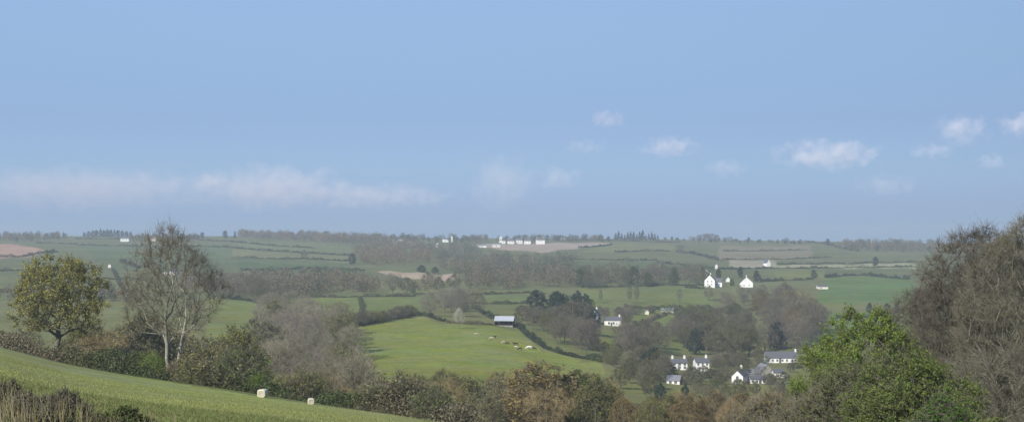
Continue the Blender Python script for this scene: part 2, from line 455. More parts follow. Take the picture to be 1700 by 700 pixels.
NAMES = dict(bare='bare_tree', bud='budding_tree', leafy='leafy_tree', evergreen='evergreen_tree', conifer='conifer_tree', shrub='shrub')
COUNT = {}
def place(kind, p, h, colour, label, group=None, wide=1.0, rz=None, var=None, name=None, cat=None):
    items = LIB[kind]; tm, cm, H = items[random.randrange(len(items)) if var is None else var % len(items)]
    e = empty(name or NAMES[kind], p, random.uniform(0,6.28) if rz is None else rz)
    s = h/H; e.scale = (s*wide, s*wide, s)
    tag(e, label, cat or ('bush' if kind=='shrub' else 'tree'), group)
    t = obj('trunk', tm, e); c = obj('crown', cm, e)
    j = [random.uniform(.86,1.14) for _ in range(2)]
    c.color = (colour[0]*j[0], colour[1]*j[0], colour[2]*j[0]*(.9+.1*j[1]), 1)
    COUNT[kind] = COUNT.get(kind,0)+1
    return e

GREY=(.155,.142,.098); PURP=(.15,.13,.102); BROWN=(.175,.137,.072); OLIVT=(.15,.145,.07); PALE=(.23,.213,.155)
OLIVE=(.14,.142,.042); ORANGE=(.18,.128,.048); GREEN=(.105,.155,.035); BRIGHT=(.15,.21,.04); DARK=(.04,.06,.034); BLUEG=(.05,.08,.055); MID=(.09,.12,.04)

def scatter(poly, n, h, mix, group, labels, ud=False, dmin=225, sep=.55, wide=(.85,1.15)):
    """mix: list of (kind, colour, weight); labels: one label per kind, true of each member of the wood"""
    us = [p[0] for p in poly]; vs = [p[1] for p in poly]; got = []; tries = 0
    w = [m[2] for m in mix]
    while len(got) < n and tries < n*60:
        tries += 1
        u = random.uniform(min(us),max(us)); v = random.uniform(min(vs),max(vs))
        if not inside(np.array(u), np.array(v), poly): continue
        d = v if ud else d_at(u, v, dmin)
        p = pos(u, d); hh = random.uniform(*h)
        if any((p.x-q.x)**2+((p.y-q.y)*.6)**2 < (sep*.4*(hh+g))**2 for q, g in got): continue
        got.append((p, hh))
        kind, colr, _ = random.choices(mix, w)[0]
        place(kind, p-Vector((0,0,.1)), hh, colr, labels[kind], group, random.uniform(*wide))

# --- single trees that stand out
def hero(kind_name, mesh, u, d, h, colour, label, rz=0, wide=1.0, sink=.15):
    tm, cm, H = mesh; e = empty(kind_name, pos(u, d)-Vector((0,0,sink)), rz); s = h/H; e.scale = (s*wide,s*wide,s)
    tag(e, label, 'tree'); obj('trunk', tm, e); c = obj('crown', cm, e); c.color = (*colour,1); return e
oak = gen_tree(7, H=15.5, R=7.3, base=.38, n_att=620, twigs=9, twig_len=1.0, twig_r=.016, leaves=15000, leaf=.14, shape='dome', trunk_r=.42, bf=.3, up=.1)
hero('oak_tree', oak, 98, 207, 15.6, (.31,.295,.085), 'spreading oak with olive spring leaves on the hedge beyond the near field', .6, .95)
ash = gen_tree(8, H=19, R=5.3, base=.40, n_att=620, stems=2, twigs=7, twig_len=1.2, twig_r=.015, shape='oval', trunk_r=.22, bf=.4, up=.8, pale=True)
hero('ash_tree', ash, 284, 195, 21.3, (.185,.162,.115), 'tall bare tree with a pale forked trunk rising above the hedge', 1.0)
big1 = gen_tree(21, H=16, R=5.6, base=.10, n_att=1900, stems=5, twigs=13, twig_len=.7, spray=1.5, lumpy=.35, twig_r=.0095, shape='dome', trunk_r=.2, bf=.45, up=1.4)
hero('bare_tree', big1, 1626, 97, 14.9, (.125,.112,.086), 'large grey bare tree with many stems at the edge of the valley', .3)
big2 = gen_tree(22, H=16, R=5.2, base=.10, n_att=1500, stems=4, twigs=12, twig_len=.7, spray=1.5, lumpy=.35, twig_r=.0095, leaves=9000, leaf=.055, shape='dome', trunk_r=.17, bf=.45, up=1.4, pale=True)
hero('budding_tree', big2, 1714, 88, 14.3, (.14,.128,.05), 'large tree with pale stems and ochre buds right of the grey bare one', 1.2)
big3 = gen_tree(23, H=12, R=4.9, base=.06, n_att=1300, stems=4, twigs=13, twig_len=.7, spray=1.5, lumpy=.5, twig_r=.0095, shape='dome', trunk_r=.14, bf=.45, up=1.2)
hero('bare_tree', big3, 1552, 104, 11.8, (.12,.108,.085), 'smaller bare tree against the side of the large grey one', 2.1)
haw = gen_tree(31, H=9.4, R=4.9, base=.08, n_att=620, stems=2, twigs=10, twig_len=.75, twig_r=.011, leaves=42000, leaf=.075, shape='dome', trunk_r=.2)
hero('leafy_tree', haw, 1440, 92, 8.5, (.17,.235,.04), 'bright yellow green leafy tree beside the large bare tree', .4, .95)
haw2 = gen_tree(32, H=6.5, R=3.6, base=.06, n_att=360, stems=3, twigs=9, twig_len=.6, twig_r=.012, leaves=24000, leaf=.065, shape='dome', trunk_r=.12)
hero('leafy_tree', haw2, 1388, 86, 5.2, (.15,.21,.038), 'lower yellow green leafy tree in front of the houses', 1.4)

# --- woods, copses and lone trees (pixel outlines of where their feet stand)
L_ = lambda **k: k
def lit(c, k=1.55): return tuple(x*k for x in c)  # brightened copies for the near trees, light put into the colour against self-shadowing
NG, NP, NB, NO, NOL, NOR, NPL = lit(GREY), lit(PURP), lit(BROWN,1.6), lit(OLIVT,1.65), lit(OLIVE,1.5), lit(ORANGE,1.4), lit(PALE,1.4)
# belt of trees along the valley bottom
scatter([(590,228),(760,222),(900,215),(1010,215),(1010,330),(560,345),(520,300)], 52, (7.2,10.8),
        [('bare',NB,2.2),('bud',NO,2.2),('bud',NOL,3.8),('bud',NOR,2.2),('leafy',MID,.5)], 'trees of the valley bottom belt',
        L_(bare='bare brown tree in the belt below the cattle pasture', bud='tree with olive or rusty buds in the belt below the cattle pasture', leafy='green leaved tree in the belt below the cattle pasture'), ud=True, sep=.42)
scatter([(1010,210),(1330,190),(1330,290),(1010,290)], 40, (5.0,7.4),
        [('bare',NB,3),('bare',NG,1),('bud',NOR,3),('bud',NOL,2.4)], 'trees below the village',
        L_(bare='bare brown tree in the belt in front of the village', bud='tree with rusty buds in the belt in front of the village'), ud=True, sep=.5)
big = place('bud', pos(893,240), 12.2, (.27,.205,.08), 'broad rusty brown budding tree standing tallest in the valley belt', None, 1.5, .3, 0)
# left slope of the valley
scatter([(395,258),(590,235),(610,330),(600,430),(560,470),(500,560),(440,600),(395,430)], 54, (9,13.5),
        [('bare',NG,5),('bare',NP,1.6),('bare',NG,1.8),('bud',NOL,1.6)], 'bare wood left of the pasture',
        L_(bare='bare grey tree in the wood left of the cattle pasture', bud='olive budding tree in the wood left of the cattle pasture'), ud=True, sep=.5)
scatter([(130,228),(395,215),(395,330),(130,330)], 48, (9,14),
        [('bud',NO,3),('bare',NG,2.5),('bud',NOL,2.5),('bare',NB,1)], 'trees behind the near field',
        L_(bare='low bare tree between the oak and the pale boundary bales', bud='low olive budding tree between the oak and the pale boundary bales'), ud=True, sep=.5)
scatter([(-60,230),(100,225),(130,330),(-60,330)], 16, (8,13),
        [('bare',NG,2.5),('bud',NOL,2),('bare',NP,1)], 'trees left of the oak',
        L_(bare='bare grey tree standing beside and behind the oak', bud='olive budding tree standing beside and behind the oak'), ud=True, sep=.5)
scatter([(452,510),(490,518),(540,543),(575,560),(590,606),(540,612),(470,590),(440,560)], 32, (11,16), [('bare',NG,4),('bare',NP,2),('bare',NG,1),('bud',NOL,1.3)], 'wood in the dip below the light green field',
        L_(bare='bare grey tree in the dip below the light green field', bud='olive budding tree in the dip below the light green field'), dmin=450, sep=.38)
place('bud', pos(432,470), 17, (.17,.165,.075), 'round olive crowned tree in front of the small green field', None, 1.15, 1, 1)
place('bare', pos(408,330), 11, (.24,.21,.17), 'bare tree just below the round olive crowned one', None, 1.0, 1, 2)
# along the ditch and hedge right of the pasture
scatter([(880,552),(905,565),(985,597),(975,560),(930,545),(890,535)], 17, (9,14), [('bare',PURP,3),('bare',GREY,3),('bud',OLIVE,.6)], 'trees on the hedge below the barn',
        L_(bare='bare purplish tree on the hedge that runs down from the barn', bud='olive budding tree on the hedge that runs down from the barn'), dmin=450, sep=.45)
scatter([(884,536),(985,534),(985,560),(890,545)], 9, (14,18), [('evergreen',BLUEG,3),('bare',GREY,2)], 'tall clump right of the barn',
        L_(bare='tall bare tree in the dark clump right of the barn', evergreen='tall blue green ivied tree in the clump right of the barn'), dmin=450, sep=.3)
place('bud', pos(866,d_at(866,538,450)), 9.5, (.14,.15,.05), 'rounded olive tree touching the back of the barn', None, 1.3, 0, 0)
scatter([(700,528),(790,528),(800,515),(770,500),(705,508)], 18, (9,13), [('bare',PALE,3),('bare',GREY,3),('bud',OLIVE,.5)], 'thicket above the pasture',
        L_(bare='bare pale tree in the thicket above the pasture', bud='olive budding tree in the thicket above the pasture'), dmin=450, sep=.4)
place('bare', pos(762,d_at(762,545,450)), 9, (.40,.38,.31), 'lone pale stemmed bare tree at the top of the pasture', None, .7, 0, 3)
# round the village
scatter([(1025,585),(1060,560),(1130,562),(1175,582),(1165,594),(1095,592),(1030,612)], 20, (10,15), [('bare',PURP,3),('bare',GREY,3),('bud',OLIVE,1),('evergreen',BLUEG,.7)], 'bare wood behind the two cottages',
        L_(bare='bare purplish tree in the wood behind the white cottages', bud='olive budding tree in the wood behind the white cottages', evergreen='dark green tree in the wood behind the white cottages'), dmin=450, sep=.42)
scatter([(1020,618),(1090,640),(1110,625),(1060,600)], 8, (6,10), [('bare',GREY,2),('evergreen',BLUEG,.5)], 'garden trees left of the village',
        L_(bare='bare tree left of the lowest white house', evergreen='dark green garden tree left of the lowest white house'), dmin=450, sep=.45)
scatter([(1130,575),(1140,545),(1250,545),(1262,590),(1190,602)], 28, (9,14), [('bud',OLIVE,4),('bare',GREY,2),('bud',OLIVT,2)], 'olive wood above the cottages',
        L_(bare='bare tree in the olive wood above the white cottages', bud='olive budding tree in the wood above the white cottages'), dmin=450, sep=.42)
scatter([(1262,590),(1258,520),(1290,505),(1365,505),(1362,560),(1330,588)], 32, (13,19), [('bare',GREY,4),('bare',PURP,3),('bare',BROWN,1.6),('bud',ORANGE,.4)], 'tall bare wood above the long house',
        L_(bare='tall bare tree in the wood above the long white house', bud='rusty budding tree in the wood above the long white house'), dmin=450, sep=.36)
place('evergreen', pos(1290,d_at(1290,588,450)+25), 13, (.03,.05,.045), 'dark bluish evergreen right behind the long white house', None, 1.2, 0, 0)
scatter([(1175,606),(1215,640),(1290,640),(1265,606)], 8, (4.5,7), [('bare',GREY,2),('bud',OLIVE,2),('shrub',DARK,1)], 'garden trees among the houses',
        L_(bare='small bare tree between the village houses', bud='small olive tree between the village houses', shrub='dark bush between the village houses'), dmin=450, sep=.5)
scatter([(1165,490),(1280,490),(1330,470),(1330,515),(1260,520),(1165,505)], 13, (8,11), [('bare',PURP,2),('bare',GREY,3),('bud',OLIVE,1),('evergreen',MID,.5)], 'trees below the two white farmhouses',
        L_(bare='bare tree below the two white farmhouses', bud='olive budding tree below the two white farmhouses', evergreen='green tree below the two white farmhouses'), dmin=700, sep=.4)
for u, v, h, c in ((1166,462,9,DARK),(1193,466,9,DARK),(1229,462,10,DARK),(1256,470,10,DARK),(1215,476,6,MID)):
    place('evergreen', pos(u, d_at(u, v, 700)+12), h, c, {1166:'dark tree left of the bigger white farmhouse',1193:'dark tree right of the bigger white farmhouse',1229:'dark tree left of the gabled white farmhouse',1256:'dark tree against the right wall of the gabled white farmhouse',1215:'small green tree midway between the two white farmhouses'}[u], None, .9)
scatter([(1085,648),(1215,654),(1310,648),(1310,672),(1080,672),(1030,650)], 16, (4,6), [('bud',OLIVE,3),('bare',GREY,2.5),('evergreen',BLUEG,.7),('bud',OLIVT,2)], 'scrub trees below the village houses',
        L_(bare='bare scrub tree just below the village houses', bud='olive scrub tree just below the village houses', evergreen='dark green scrub tree just below the village houses'), dmin=420, sep=.5)
scatter([(975,560),(1050,556),(1040,600),(1010,625),(930,612),(985,595)], 9, (3.5,6.5), [('bud',OLIVE,4),('shrub',OLIVT,2),('bare',GREY,1.5)], 'scrub on the green slope below the gabled house',
        L_(bare='small bare tree on the green slope below the gabled house', bud='small olive tree on the green slope below the gabled house', shrub='low bush on the green slope below the gabled house'), dmin=420, sep=.6)
for i, (u, v) in enumerate([(1092,610),(1101,622),(1112,620),(1146,611),(1148,624),(1190,612),(1199,622),(1207,630),(1182,628),(1168,630),(1158,634),(1141,640),(1092,638),(1196,640),(1184,644),(1312,620),(1322,612),(1264,606),(1243,608),(1224,606),(1212,612),(1255,601),(1102,634),(1278,640),(1300,638)]):
    place('shrub' if i % 3 else 'bud', pos(u, d_at(u, v, 450)+(9 if i%2 else 4)), random.uniform(3.0,5.2), (DARK,OLIVT,MID,GREY)[i%4], 'garden shrub close round the village houses' if i % 3 else 'low olive garden tree close round the village houses', 'garden growth round the village houses', 1.25)
scatter([(1022,612),(1045,585),(1090,598),(1105,640),(1090,668),(1020,660)], 11, (6,10), [('bud',OLIVT,3),('bud',OLIVE,2),('bare',GREY,1.4)], 'wood between the pasture and the village',
        L_(bare='bare grey tree between the pasture corner and the white cottages', bud='olive tinged tree between the pasture corner and the white cottages'), dmin=420, sep=.42)
scatter([(1185,600),(1262,596),(1262,612),(1210,618),(1185,616)], 9, (5,8), [('bud',OLIVT,3),('bare',GREY,1)], 'trees between the cottages and the long house',
        L_(bare='bare grey tree between the white cottages and the long white house', bud='olive tinged tree between the white cottages and the long white house'), dmin=420, sep=.42)
# the gabled house in the middle
scatter([(978,545),(990,520),(1040,528),(1060,545),(1020,556)], 9, (6,9), [('bare',PURP,3),('bare',GREY,2),('bud',OLIVE,1)], 'trees round the gabled house',
        L_(bare='bare tree close to the house with the narrow white gable', bud='olive tree close to the house with the narrow white gable'), dmin=450, sep=.5)
for u, v, h, l in ((1045,504,12,'first of the two thin dark trees standing in the middle field'),(1057,504,12.5,'second of the two thin dark trees standing in the middle field'),(997,503,9,'thin dark tree left of the thin dark pair'),(1128,504,10,'thin lone bare tree right of the thin dark pair')):
    place('bare', pos(u, d_at(u, v, 450)), h, (.12,.115,.09), l, None, .42, None, 1)
scatter([(945,470),(1170,462),(1170,474),(1060,477),(950,482)], 18, (9,14), [('bare',GREY,2),('bud',OLIVE,2.6),('evergreen',MID,.8),('bare',PURP,1.3)], 'trees along the upper edge of the middle field',
        L_(bare='bare tree along the upper edge of the middle field', bud='olive budding tree along the upper edge of the middle field', evergreen='green tree along the upper edge of the middle field'), dmin=700, sep=.4)
# row behind the light green field, and the slope beyond the olive field
scatter([(440,498),(500,494),(690,488),(770,486),(770,470),(690,470),(560,474),(470,480)], 16, (8,12), [('bare',GREY,3),('bare',PALE,1.5),('bud',OLIVE,1.5)], 'trees above the light green field',
        L_(bare='bare tree in the row above the light green field', bud='olive budding tree in the row above the light green field'), dmin=700, sep=.38)
scatter([(340,492),(450,515),(500,522),(505,500),(440,492),(345,484)], 15, (10,15), [('bare',GREY,3),('bare',PURP,2),('evergreen',DARK,.7),('bud',OLIVE,.8)], 'trees behind the small olive field',
        L_(bare='bare grey tree along the back of the small olive field', bud='olive tree along the back of the small olive field', evergreen='dark tree along the back of the small olive field'), dmin=600, sep=.4)
# copse left of the great bare tree
scatter([(1392,520),(1500,518),(1500,528),(1392,530)], 8, (5,9), [('bare',GREY,2),('evergreen',DARK,2),('bud',OLIVE,1)], 'small copse below the smooth green field',
        L_(bare='bare tree in the small copse below the smooth green field', evergreen='dark tree in the small copse below the smooth green field', bud='olive tree in the small copse below the smooth green field'), dmin=600, sep=.5)
for u, v, h, k, c, l in ((1453,443,11,'evergreen',DARK,'round dark tree standing by itself on the far lane'),(1351,463,8,'evergreen',DARK,'dark bush-like tree at the corner of the smooth green field'),
        (505,430,11,'bare',(.11,.115,.09),'lone dark round tree in the middle of the left hillside'),(585,440,12,'evergreen',BLUEG,'dark tree at the end of the left hillside hedge'),
        (530,462,8,'evergreen',MID,'small round tree low on the left hillside'),(1130,421,13,'bare',PURP,'bare tree at the head of the long diagonal hedge'),
        (700,452,11,'evergreen',(.03,.07,.03),'dark green tree left of the pair above the tan strip'),(722,453,9,'evergreen',(.03,.07,.03),'dark green tree nearest the middle of the tan strip'),
        (905,452,9,'evergreen',DARK,'small black looking tree in the wood under the hilltop village')):
    place(k, pos(u, d_at(u, v, 700)), h*(.62 if u in (700,722) else 1), c, l, None, 2.2 if u in (700,722) else 1.0)
for i in range(16):
    u = 577+i*7.2; v = 545-min(i,15)*1.35
    place('shrub', pos(u, d_at(u, v, 450)+random.uniform(2,9)), random.uniform(3.2,5.8), random.choice([OLIVT,GREY,MID,OLIVE]), 'bushy thorn growing out of the hedge at the top left of the pasture', 'thorns in the pasture hedge', 1.3)
for i in range(10):
    u = 1000+i*25+random.uniform(-8,8); v = 519+random.uniform(-3,4)
    place('shrub', pos(u, d_at(u, v, 450)), random.uniform(3,6), random.choice([OLIVT,GREY,MID,OLIVE]), 'bush along the top edge of the green slope with the low barn', 'bushes at the top of the barn slope', 1.2)
for i in range(14):
    u = random.uniform(1120,1250); v = random.uniform(520,548)
    place('bud' if i%2 else 'shrub', pos(u, d_at(u, v, 450)), random.uniform(4,8), random.choice([OLIVT,OLIVE,MID]), 'small olive tree scattered on the slope above the village' if i%2 else 'bush scattered on the slope above the village', 'scrub on the slope above the village', 1.2)
# skyline trees
SKY = [(336,391,11,'evergreen','single dome shaped tree on the skyline right of the pale trunked tree'),(374,391,14,'evergreen','broad dome shaped tree on the skyline beside a thin conifer'),(390,391,14,'conifer','thin dark conifer on the skyline beside a dome shaped tree'),
       (105,390,11,'conifer','lone dark conifer on the skyline left of the hilltop clump'),(1243,397,9,'evergreen','small dark tree alone on the bare skyline'),(1291,399,7,'evergreen','tiny dark bush tree on the bare skyline'),(1306,400,12,'bare','thin bare tree on the bare skyline'),
       (1374,403,12,'evergreen','dark tree where the skyline hedge drops to the right'),(1000,396,10,'evergreen','dark tree beside the last white house on the ridge'),(1010,396,9,'evergreen','dark tree left of the conifer plantation')]
for u, v, h, k, l in SKY:
    place(k, pos(u, d_at(u, v+5, 700)), h, (.04,.055,.045), l)
for i, (u, h) in enumerate([(140,7),(147,9),(154,10),(160,11),(167,15),(172,11),(178,12),(184,12),(190,13),(196,11),(203,10),(210,9),(217,8)]):
    place('conifer' if i in (4,8) else 'evergreen', pos(u, 2850), h+2, (.045,.06,.055), 'dark conifer rising from the skyline clump behind the far left house' if i in (4,8) else 'dark tree of the skyline clump behind the far left house', 'skyline clump at the left')
for i, u in enumerate(range(1022,1094,5)):
    place('conifer', pos(u, 2800+20*(i%3)), 13+3*math.sin(i*1.7)+(5 if u in (1052,1067) else 0), (.035,.05,.045), 'dark conifer in the plantation on the ridge', 'conifer plantation on the ridge', 1.25)
for u, h in ((1160,11),(1168,13),(1175,14),(1182,14),(1190,12),(1204,8),(1212,9),(1148,8)):
    place('bare', pos(u, 2750), h+2, PURP, 'bare purplish tree of the ridge clump right of the plantation', 'ridge clump right of the plantation', 1.3)

# shrubs and young trees along the far side of the near field
scatter([(-20,212),(90,208),(90,222),(-20,226)], 9, (1.8,3.4), [('shrub',GREEN,2),('shrub',OLIVT,2)], 'bushes left of the oak', L_(shrub='bush at the field edge left of the oak trunk'), ud=True, sep=.5)
def edge_bush(n, u0, u1, off, h, mix, label, group):
    for i in range(n):
        u = u0+(u1-u0)*(i+random.random())/n
        dcrest = float(np.interp(u, UG, DC)); d = dcrest+random.uniform(*off); hh = random.uniform(*h)
        place('shrub', pos(u, d)-Vector((0,0,.15)), hh, random.choice(mix), label, group, random.uniform(.9,1.3))
edge_bush(14, 125, 400, (7,22), (3.2,5.6), [NO,NB,NOL,(.14,.19,.05),(.17,.18,.065)], 'bush between the oak and the larger pale bale', 'bushes below the ash tree')
edge_bush(12, 395, 560, (7,22), (3.2,5.2), [GREEN,NOL,NB,NOL,NO], 'bush behind the two pale bales', 'bushes behind the bales')
edge_bush(15, 560, 760, (6,20), (3,5.2), [NO,NOL,(.14,.19,.05),NB,(.17,.18,.065)], 'bush along the lower end of the near field', 'bushes at the lower field end')

# ------------------------------------------------------------------ hedges
def path_of(uv, ud=False, dmin=300, step=3.0):
    us, vs = [], []
    for (a,b),(c,d) in zip(uv[:-1], uv[1:]):
        n = max(2, int(abs(c-a)/step)+1, int(abs(d-b)/step)+1)
        t = np.linspace(0,1,n,endpoint=False); us += list(a+(c-a)*t); vs += list(b+(d-b)*t)
    us.append(uv[-1][0]); vs.append(uv[-1][1]); us = np.array(us); vs = np.array(vs)
    ds = vs if ud else np.array([d_at(u,v,dmin) for u,v in zip(us,vs)])
    if not ud and len(ds) > 7:
        ds = np.convolve(np.pad(ds,3,mode='edge'), np.ones(7)/7, 'valid')
    return np.stack([(us-U0)/F*ds, ds], 1)
def hedge(label, uv, h, w, cols, ud=False, dmin=300, dens=.8, group=None, name='hedge', ragged=.6, leaf=None):
    if not ud: h *= .72; w *= .8
    P = path_of(uv, ud, dmin); seg = np.linalg.norm(np.diff(P,axis=0),axis=1); s = np.r_[0,np.cumsum(seg)]; T = s[-1]
    dm = P[:,1].mean(); size = leaf or max(.14, dm*.00034)
    n = int(min(30000, max(60, T*(h*2+w)/(size*size*1.0)*1.15*dens)))
    rng = np.random.default_rng(int(abs(uv[0][0])*7+abs(uv[0][1])*13)%99991)
    t = rng.uniform(0,T,n); x = np.interp(t,s,P[:,0]); y = np.interp(t,s,P[:,1])
    hh = h*(1+ragged*(np.sin(t/ (2.1*h)+1)+.8*np.sin(t/(.83*h)+2)+.9*np.sin(t/(5.7*h)))/1.6); hh = np.maximum(hh,.35*h)
    gap = np.sin(t/(9.3*h)+uv[0][0])+.8*np.sin(t/(4.1*h)+uv[0][1])+rng.normal(size=n)*.25 > 1.35
    hh = np.where(gap & (not ud), hh*.3, hh)
    th = rng.uniform(0,np.pi,n); r = rng.uniform(0,1,n)**.4
    ox = np.cos(th)*r*w*.5; zz = np.sin(th)*r*hh
    ox2 = rng.normal(size=n)*w*.15; base = np.array([ground_xy(a,b) for a,b in zip(x,y)])
    tx = np.gradient(P[:,0])/(np.hypot(np.gradient(P[:,0]),np.gradient(P[:,1]))+1e-9); ty = np.gradient(P[:,1])/(np.hypot(np.gradient(P[:,0]),np.gradient(P[:,1]))+1e-9)
    nx = -np.interp(t,s,ty); ny = np.interp(t,s,tx)
    pts = np.stack([x+nx*(ox+ox2), y+ny*(ox+ox2), base+zz+size*.15],1)
    v, f = leaf_quads(rng, pts, size)
    ci = (np.sin(t/(3.5*h))+rng.normal(size=n)*.5 > .2).astype(int)*(len(cols)-1) if len(cols)<3 else np.clip(((np.sin(t/(3.1*h))+np.sin(t/(7.3*h)+1)+rng.normal(size=n)*.5)/3+.5)*len(cols),0,len(cols)-1).astype(int)
    c = np.array(cols)[ci]*rng.uniform(.75,1.25,(n,1))
    me = mesh_from(name, v, f, [M['tint']], cols=np.repeat(c,4,0))
    return tag(obj(name, me), label, 'hedge', group)
HG=(.085,.11,.05); HB=(.145,.125,.08); HD=(.055,.068,.042); HT=(.19,.17,.11)
H = hedge
dl = lambda u, o: float(np.interp(u, UG, DC))+o
H('dense dark hedge along the far edge of the near field', [(u, dl(u,6)) for u in range(-60,781,20)], 2.1, 2.4, [HG,HG,(.14,.14,.065),HB,HT], ud=True, dens=1.2)
H('dark hedge line along the top of the pasture on its left', [(572,546),(640,532),(690,523)], 2.6, 3, [HD,HG,HB], dmin=450)
H('short black hedge sloping down from the top corner of the pasture', [(690,523),(705,523),(738,534)], 2.2, 2.5, [HD,HD,HG], dmin=450)
H('dark hedge dropping from the thicket to the barn', [(785,510),(800,518),(824,532)], 2.6, 3, [HD,HD,HG], dmin=450)
H('dark hedge running down from the barn along the pasture', [(858,540),(880,560),(905,578),(940,590),(1000,601)], 2.6, 3, [HD,HG,HD], dmin=430)
H('low scrubby hedge between the pasture and the thicket', [(740,536),(790,538),(824,540)], 1.6, 2.4, [HB,HG,HT], dmin=450)
H('trimmed hedge along the back of the light green field', [(515,494),(600,493),(690,492)], 2.2, 3, [HG,HG,HB], dmin=600)
H('thick black looking hedge below the bare wood of the olive field', [(365,494),(420,500),(450,508),(462,516)], 3.2, 4, [HD,HD,HG], dmin=500)
H('hedge along the lower edge of the middle field', [(1035,510),(1100,514),(1180,516),(1262,515)], 2.6, 3, [HG,HD,HB], dmin=450)
H('hedge along the upper edge of the middle field', [(965,478),(1040,476),(1110,474),(1170,474)], 2.6, 3, [HG,HB,HD], dmin=600)
H('black hedge just left of the bigger white farmhouse', [(1137,478),(1172,480)], 2.6, 3, [HD,HD], dmin=700)
H('hedge below the grassy strip left of the dark clump', [(775,491),(830,488),(880,486)], 2.2, 3, [HG,HB], dmin=600)
H('dark hedge along the top of the smooth green field', [(1370,461),(1400,458),(1430,457),(1475,461),(1510,464)], 3.4, 4, [HD,HG,HD], dmin=700)
H('long straight dark hedge above the smooth green field', [(1190,447),(1280,446),(1400,445),(1520,443)], 2.6, 3, [HD,HG], dmin=900)
H('long hedge along the upper side of the pale grass strip', [(1290,439),(1400,438),(1530,435)], 2.6, 3, [HD,HB,HG], dmin=900)
H('dark diagonal hedge with a tall end on the far hillside', [(1122,419),(1150,421),(1175,427),(1198,434)], 4, 5, [HD,HD,HB], dmin=1200)
H('hedge above the thin pale stubble strip', [(1200,417),(1270,417),(1340,415)], 2.6, 3, [HB,HG], dmin=1200)
H('hedge below the thin pale stubble strip', [(1200,431),(1300,431),(1380,427)], 2.4, 3, [HB,HG], dmin=1200)
H('dark hedge stepping down from the skyline at the right', [(1335,402),(1372,405),(1395,412),(1425,418)], 4, 5, [HD,HB], dmin=1500)
H('short dark hedge in the far green slope left of the diagonal one', [(1062,433),(1090,432)], 3, 3, [HD,HG], dmin=1200)
H('faint long hedge high on the far green slope', [(960,412),(1010,408),(1015,406)], 3, 3, [HD,HG], dmin=1500)
H('faint hedge crossing the far green slope', [(1020,419),(1070,417),(1112,417)], 3, 3, [HG,HB], dmin=1200)
H('pinkish brown hedge under the ridge plantation', [(940,400),(1000,399),(1090,402),(1130,403)], 3, 4, [(.15,.09,.07),HB,HD], dmin=1500)
H('long hedge across the upper left hillside', [(330,399),(380,401),(450,408),(520,412)], 3, 4, [HG,HD,HB], dmin=1500)
H('hedge with gaps in the middle of the left hillside', [(500,430),(540,432),(582,434)], 3, 3, [HD,HG], dmin=1200)
H('low hedge near the bottom of the left hillside', [(400,449),(450,449),(510,446),(560,447),(606,450)], 2.6, 3, [HG,HD], dmin=1200)
H('hedge below the pinkish ploughed field', [(-30,428),(8,427),(38,427),(65,420)], 3.4, 4, [(.13,.085,.06),HB,HD], dmin=1200)
H('hedge running right from the tip of the ploughed field', [(66,421),(82,420),(96,418)], 4, 5, [HD,HG], dmin=1200)
H('upper of two dark hedges right of the pinkish ploughed field', [(60,404),(110,405),(150,408),(230,409)], 3, 3, [HB,HG], dmin=1500)
H('thin hedge near the skyline under the left clump', [(125,397),(190,397),(215,398)], 3, 3, [HD,HB], dmin=1500)
H('hedge crossing the meadow between the oak and the tall bare tree', [(160,464),(200,464),(240,465)], 2.6, 3, [HG,HB], dmin=900)
H('dark scrub hedge left of the tall bare tree crown', [(200,434),(216,440),(232,446)], 4, 5, [HD,HG], dmin=900)
H('hedge above the small copse on the right', [(1385,528),(1440,527),(1500,527)], 2.6, 3, [HG,HD], dmin=500)

H('thin hedge between the two tones of the left hillside', [(385,428),(480,431),(500,430)], 3, 3, [HG,HB], dmin=1200)
H('hedge along the top of the yellow green patch on the left hillside', [(385,412),(470,418),(590,425)], 3, 3.4, [HG,HD,HB], dmin=1500)
H('hedge under the pale field near the left skyline', [(215,409),(330,409),(395,412)], 3, 3.4, [HG,HD], dmin=1500)
H('hedge between the far slope and the dull green field', [(930,431),(1020,432),(1060,433)], 3, 3, [HG,HB], dmin=1200)
H('hedge crossing the slope just below the dull green field', [(1090,436),(1140,441),(1186,447)], 3, 4, [HG,HD,HB], dmin=1000)
H('hedge between the white farmhouses and the paddock', [(1262,468),(1300,466),(1350,464)], 3, 3.4, [HG,HB,HD], dmin=800)
H('hedge splitting the green slope below the low barn', [(1040,545),(1080,532),(1105,522)], 2.6, 3, [HG,HB,HT], dmin=450)
H('hedge splitting the light green field into two', [(598,495),(602,510),(600,532)], 2.4, 3, [HG,HB], dmin=600)
H('hedge across the field left of the dark clump', [(780,503),(840,505),(884,503)], 2.4, 3, [HG,HB], dmin=600)
H('hedge running behind the oak across the left meadow', [(-40,452),(20,450),(90,447),(165,446)], 3, 3.4, [HG,HB,HD], dmin=900)
H('lower hedge with gaps left of the tall bare tree', [(-40,486),(60,484),(150,482),(235,486)], 2.8, 3.2, [HG,HB], dmin=800)
H('hedge dropping down the meadow between the oak and the tall bare tree', [(188,446),(196,465),(206,484),(212,505)], 2.8, 3.2, [HG,HD,HB], dmin=800)
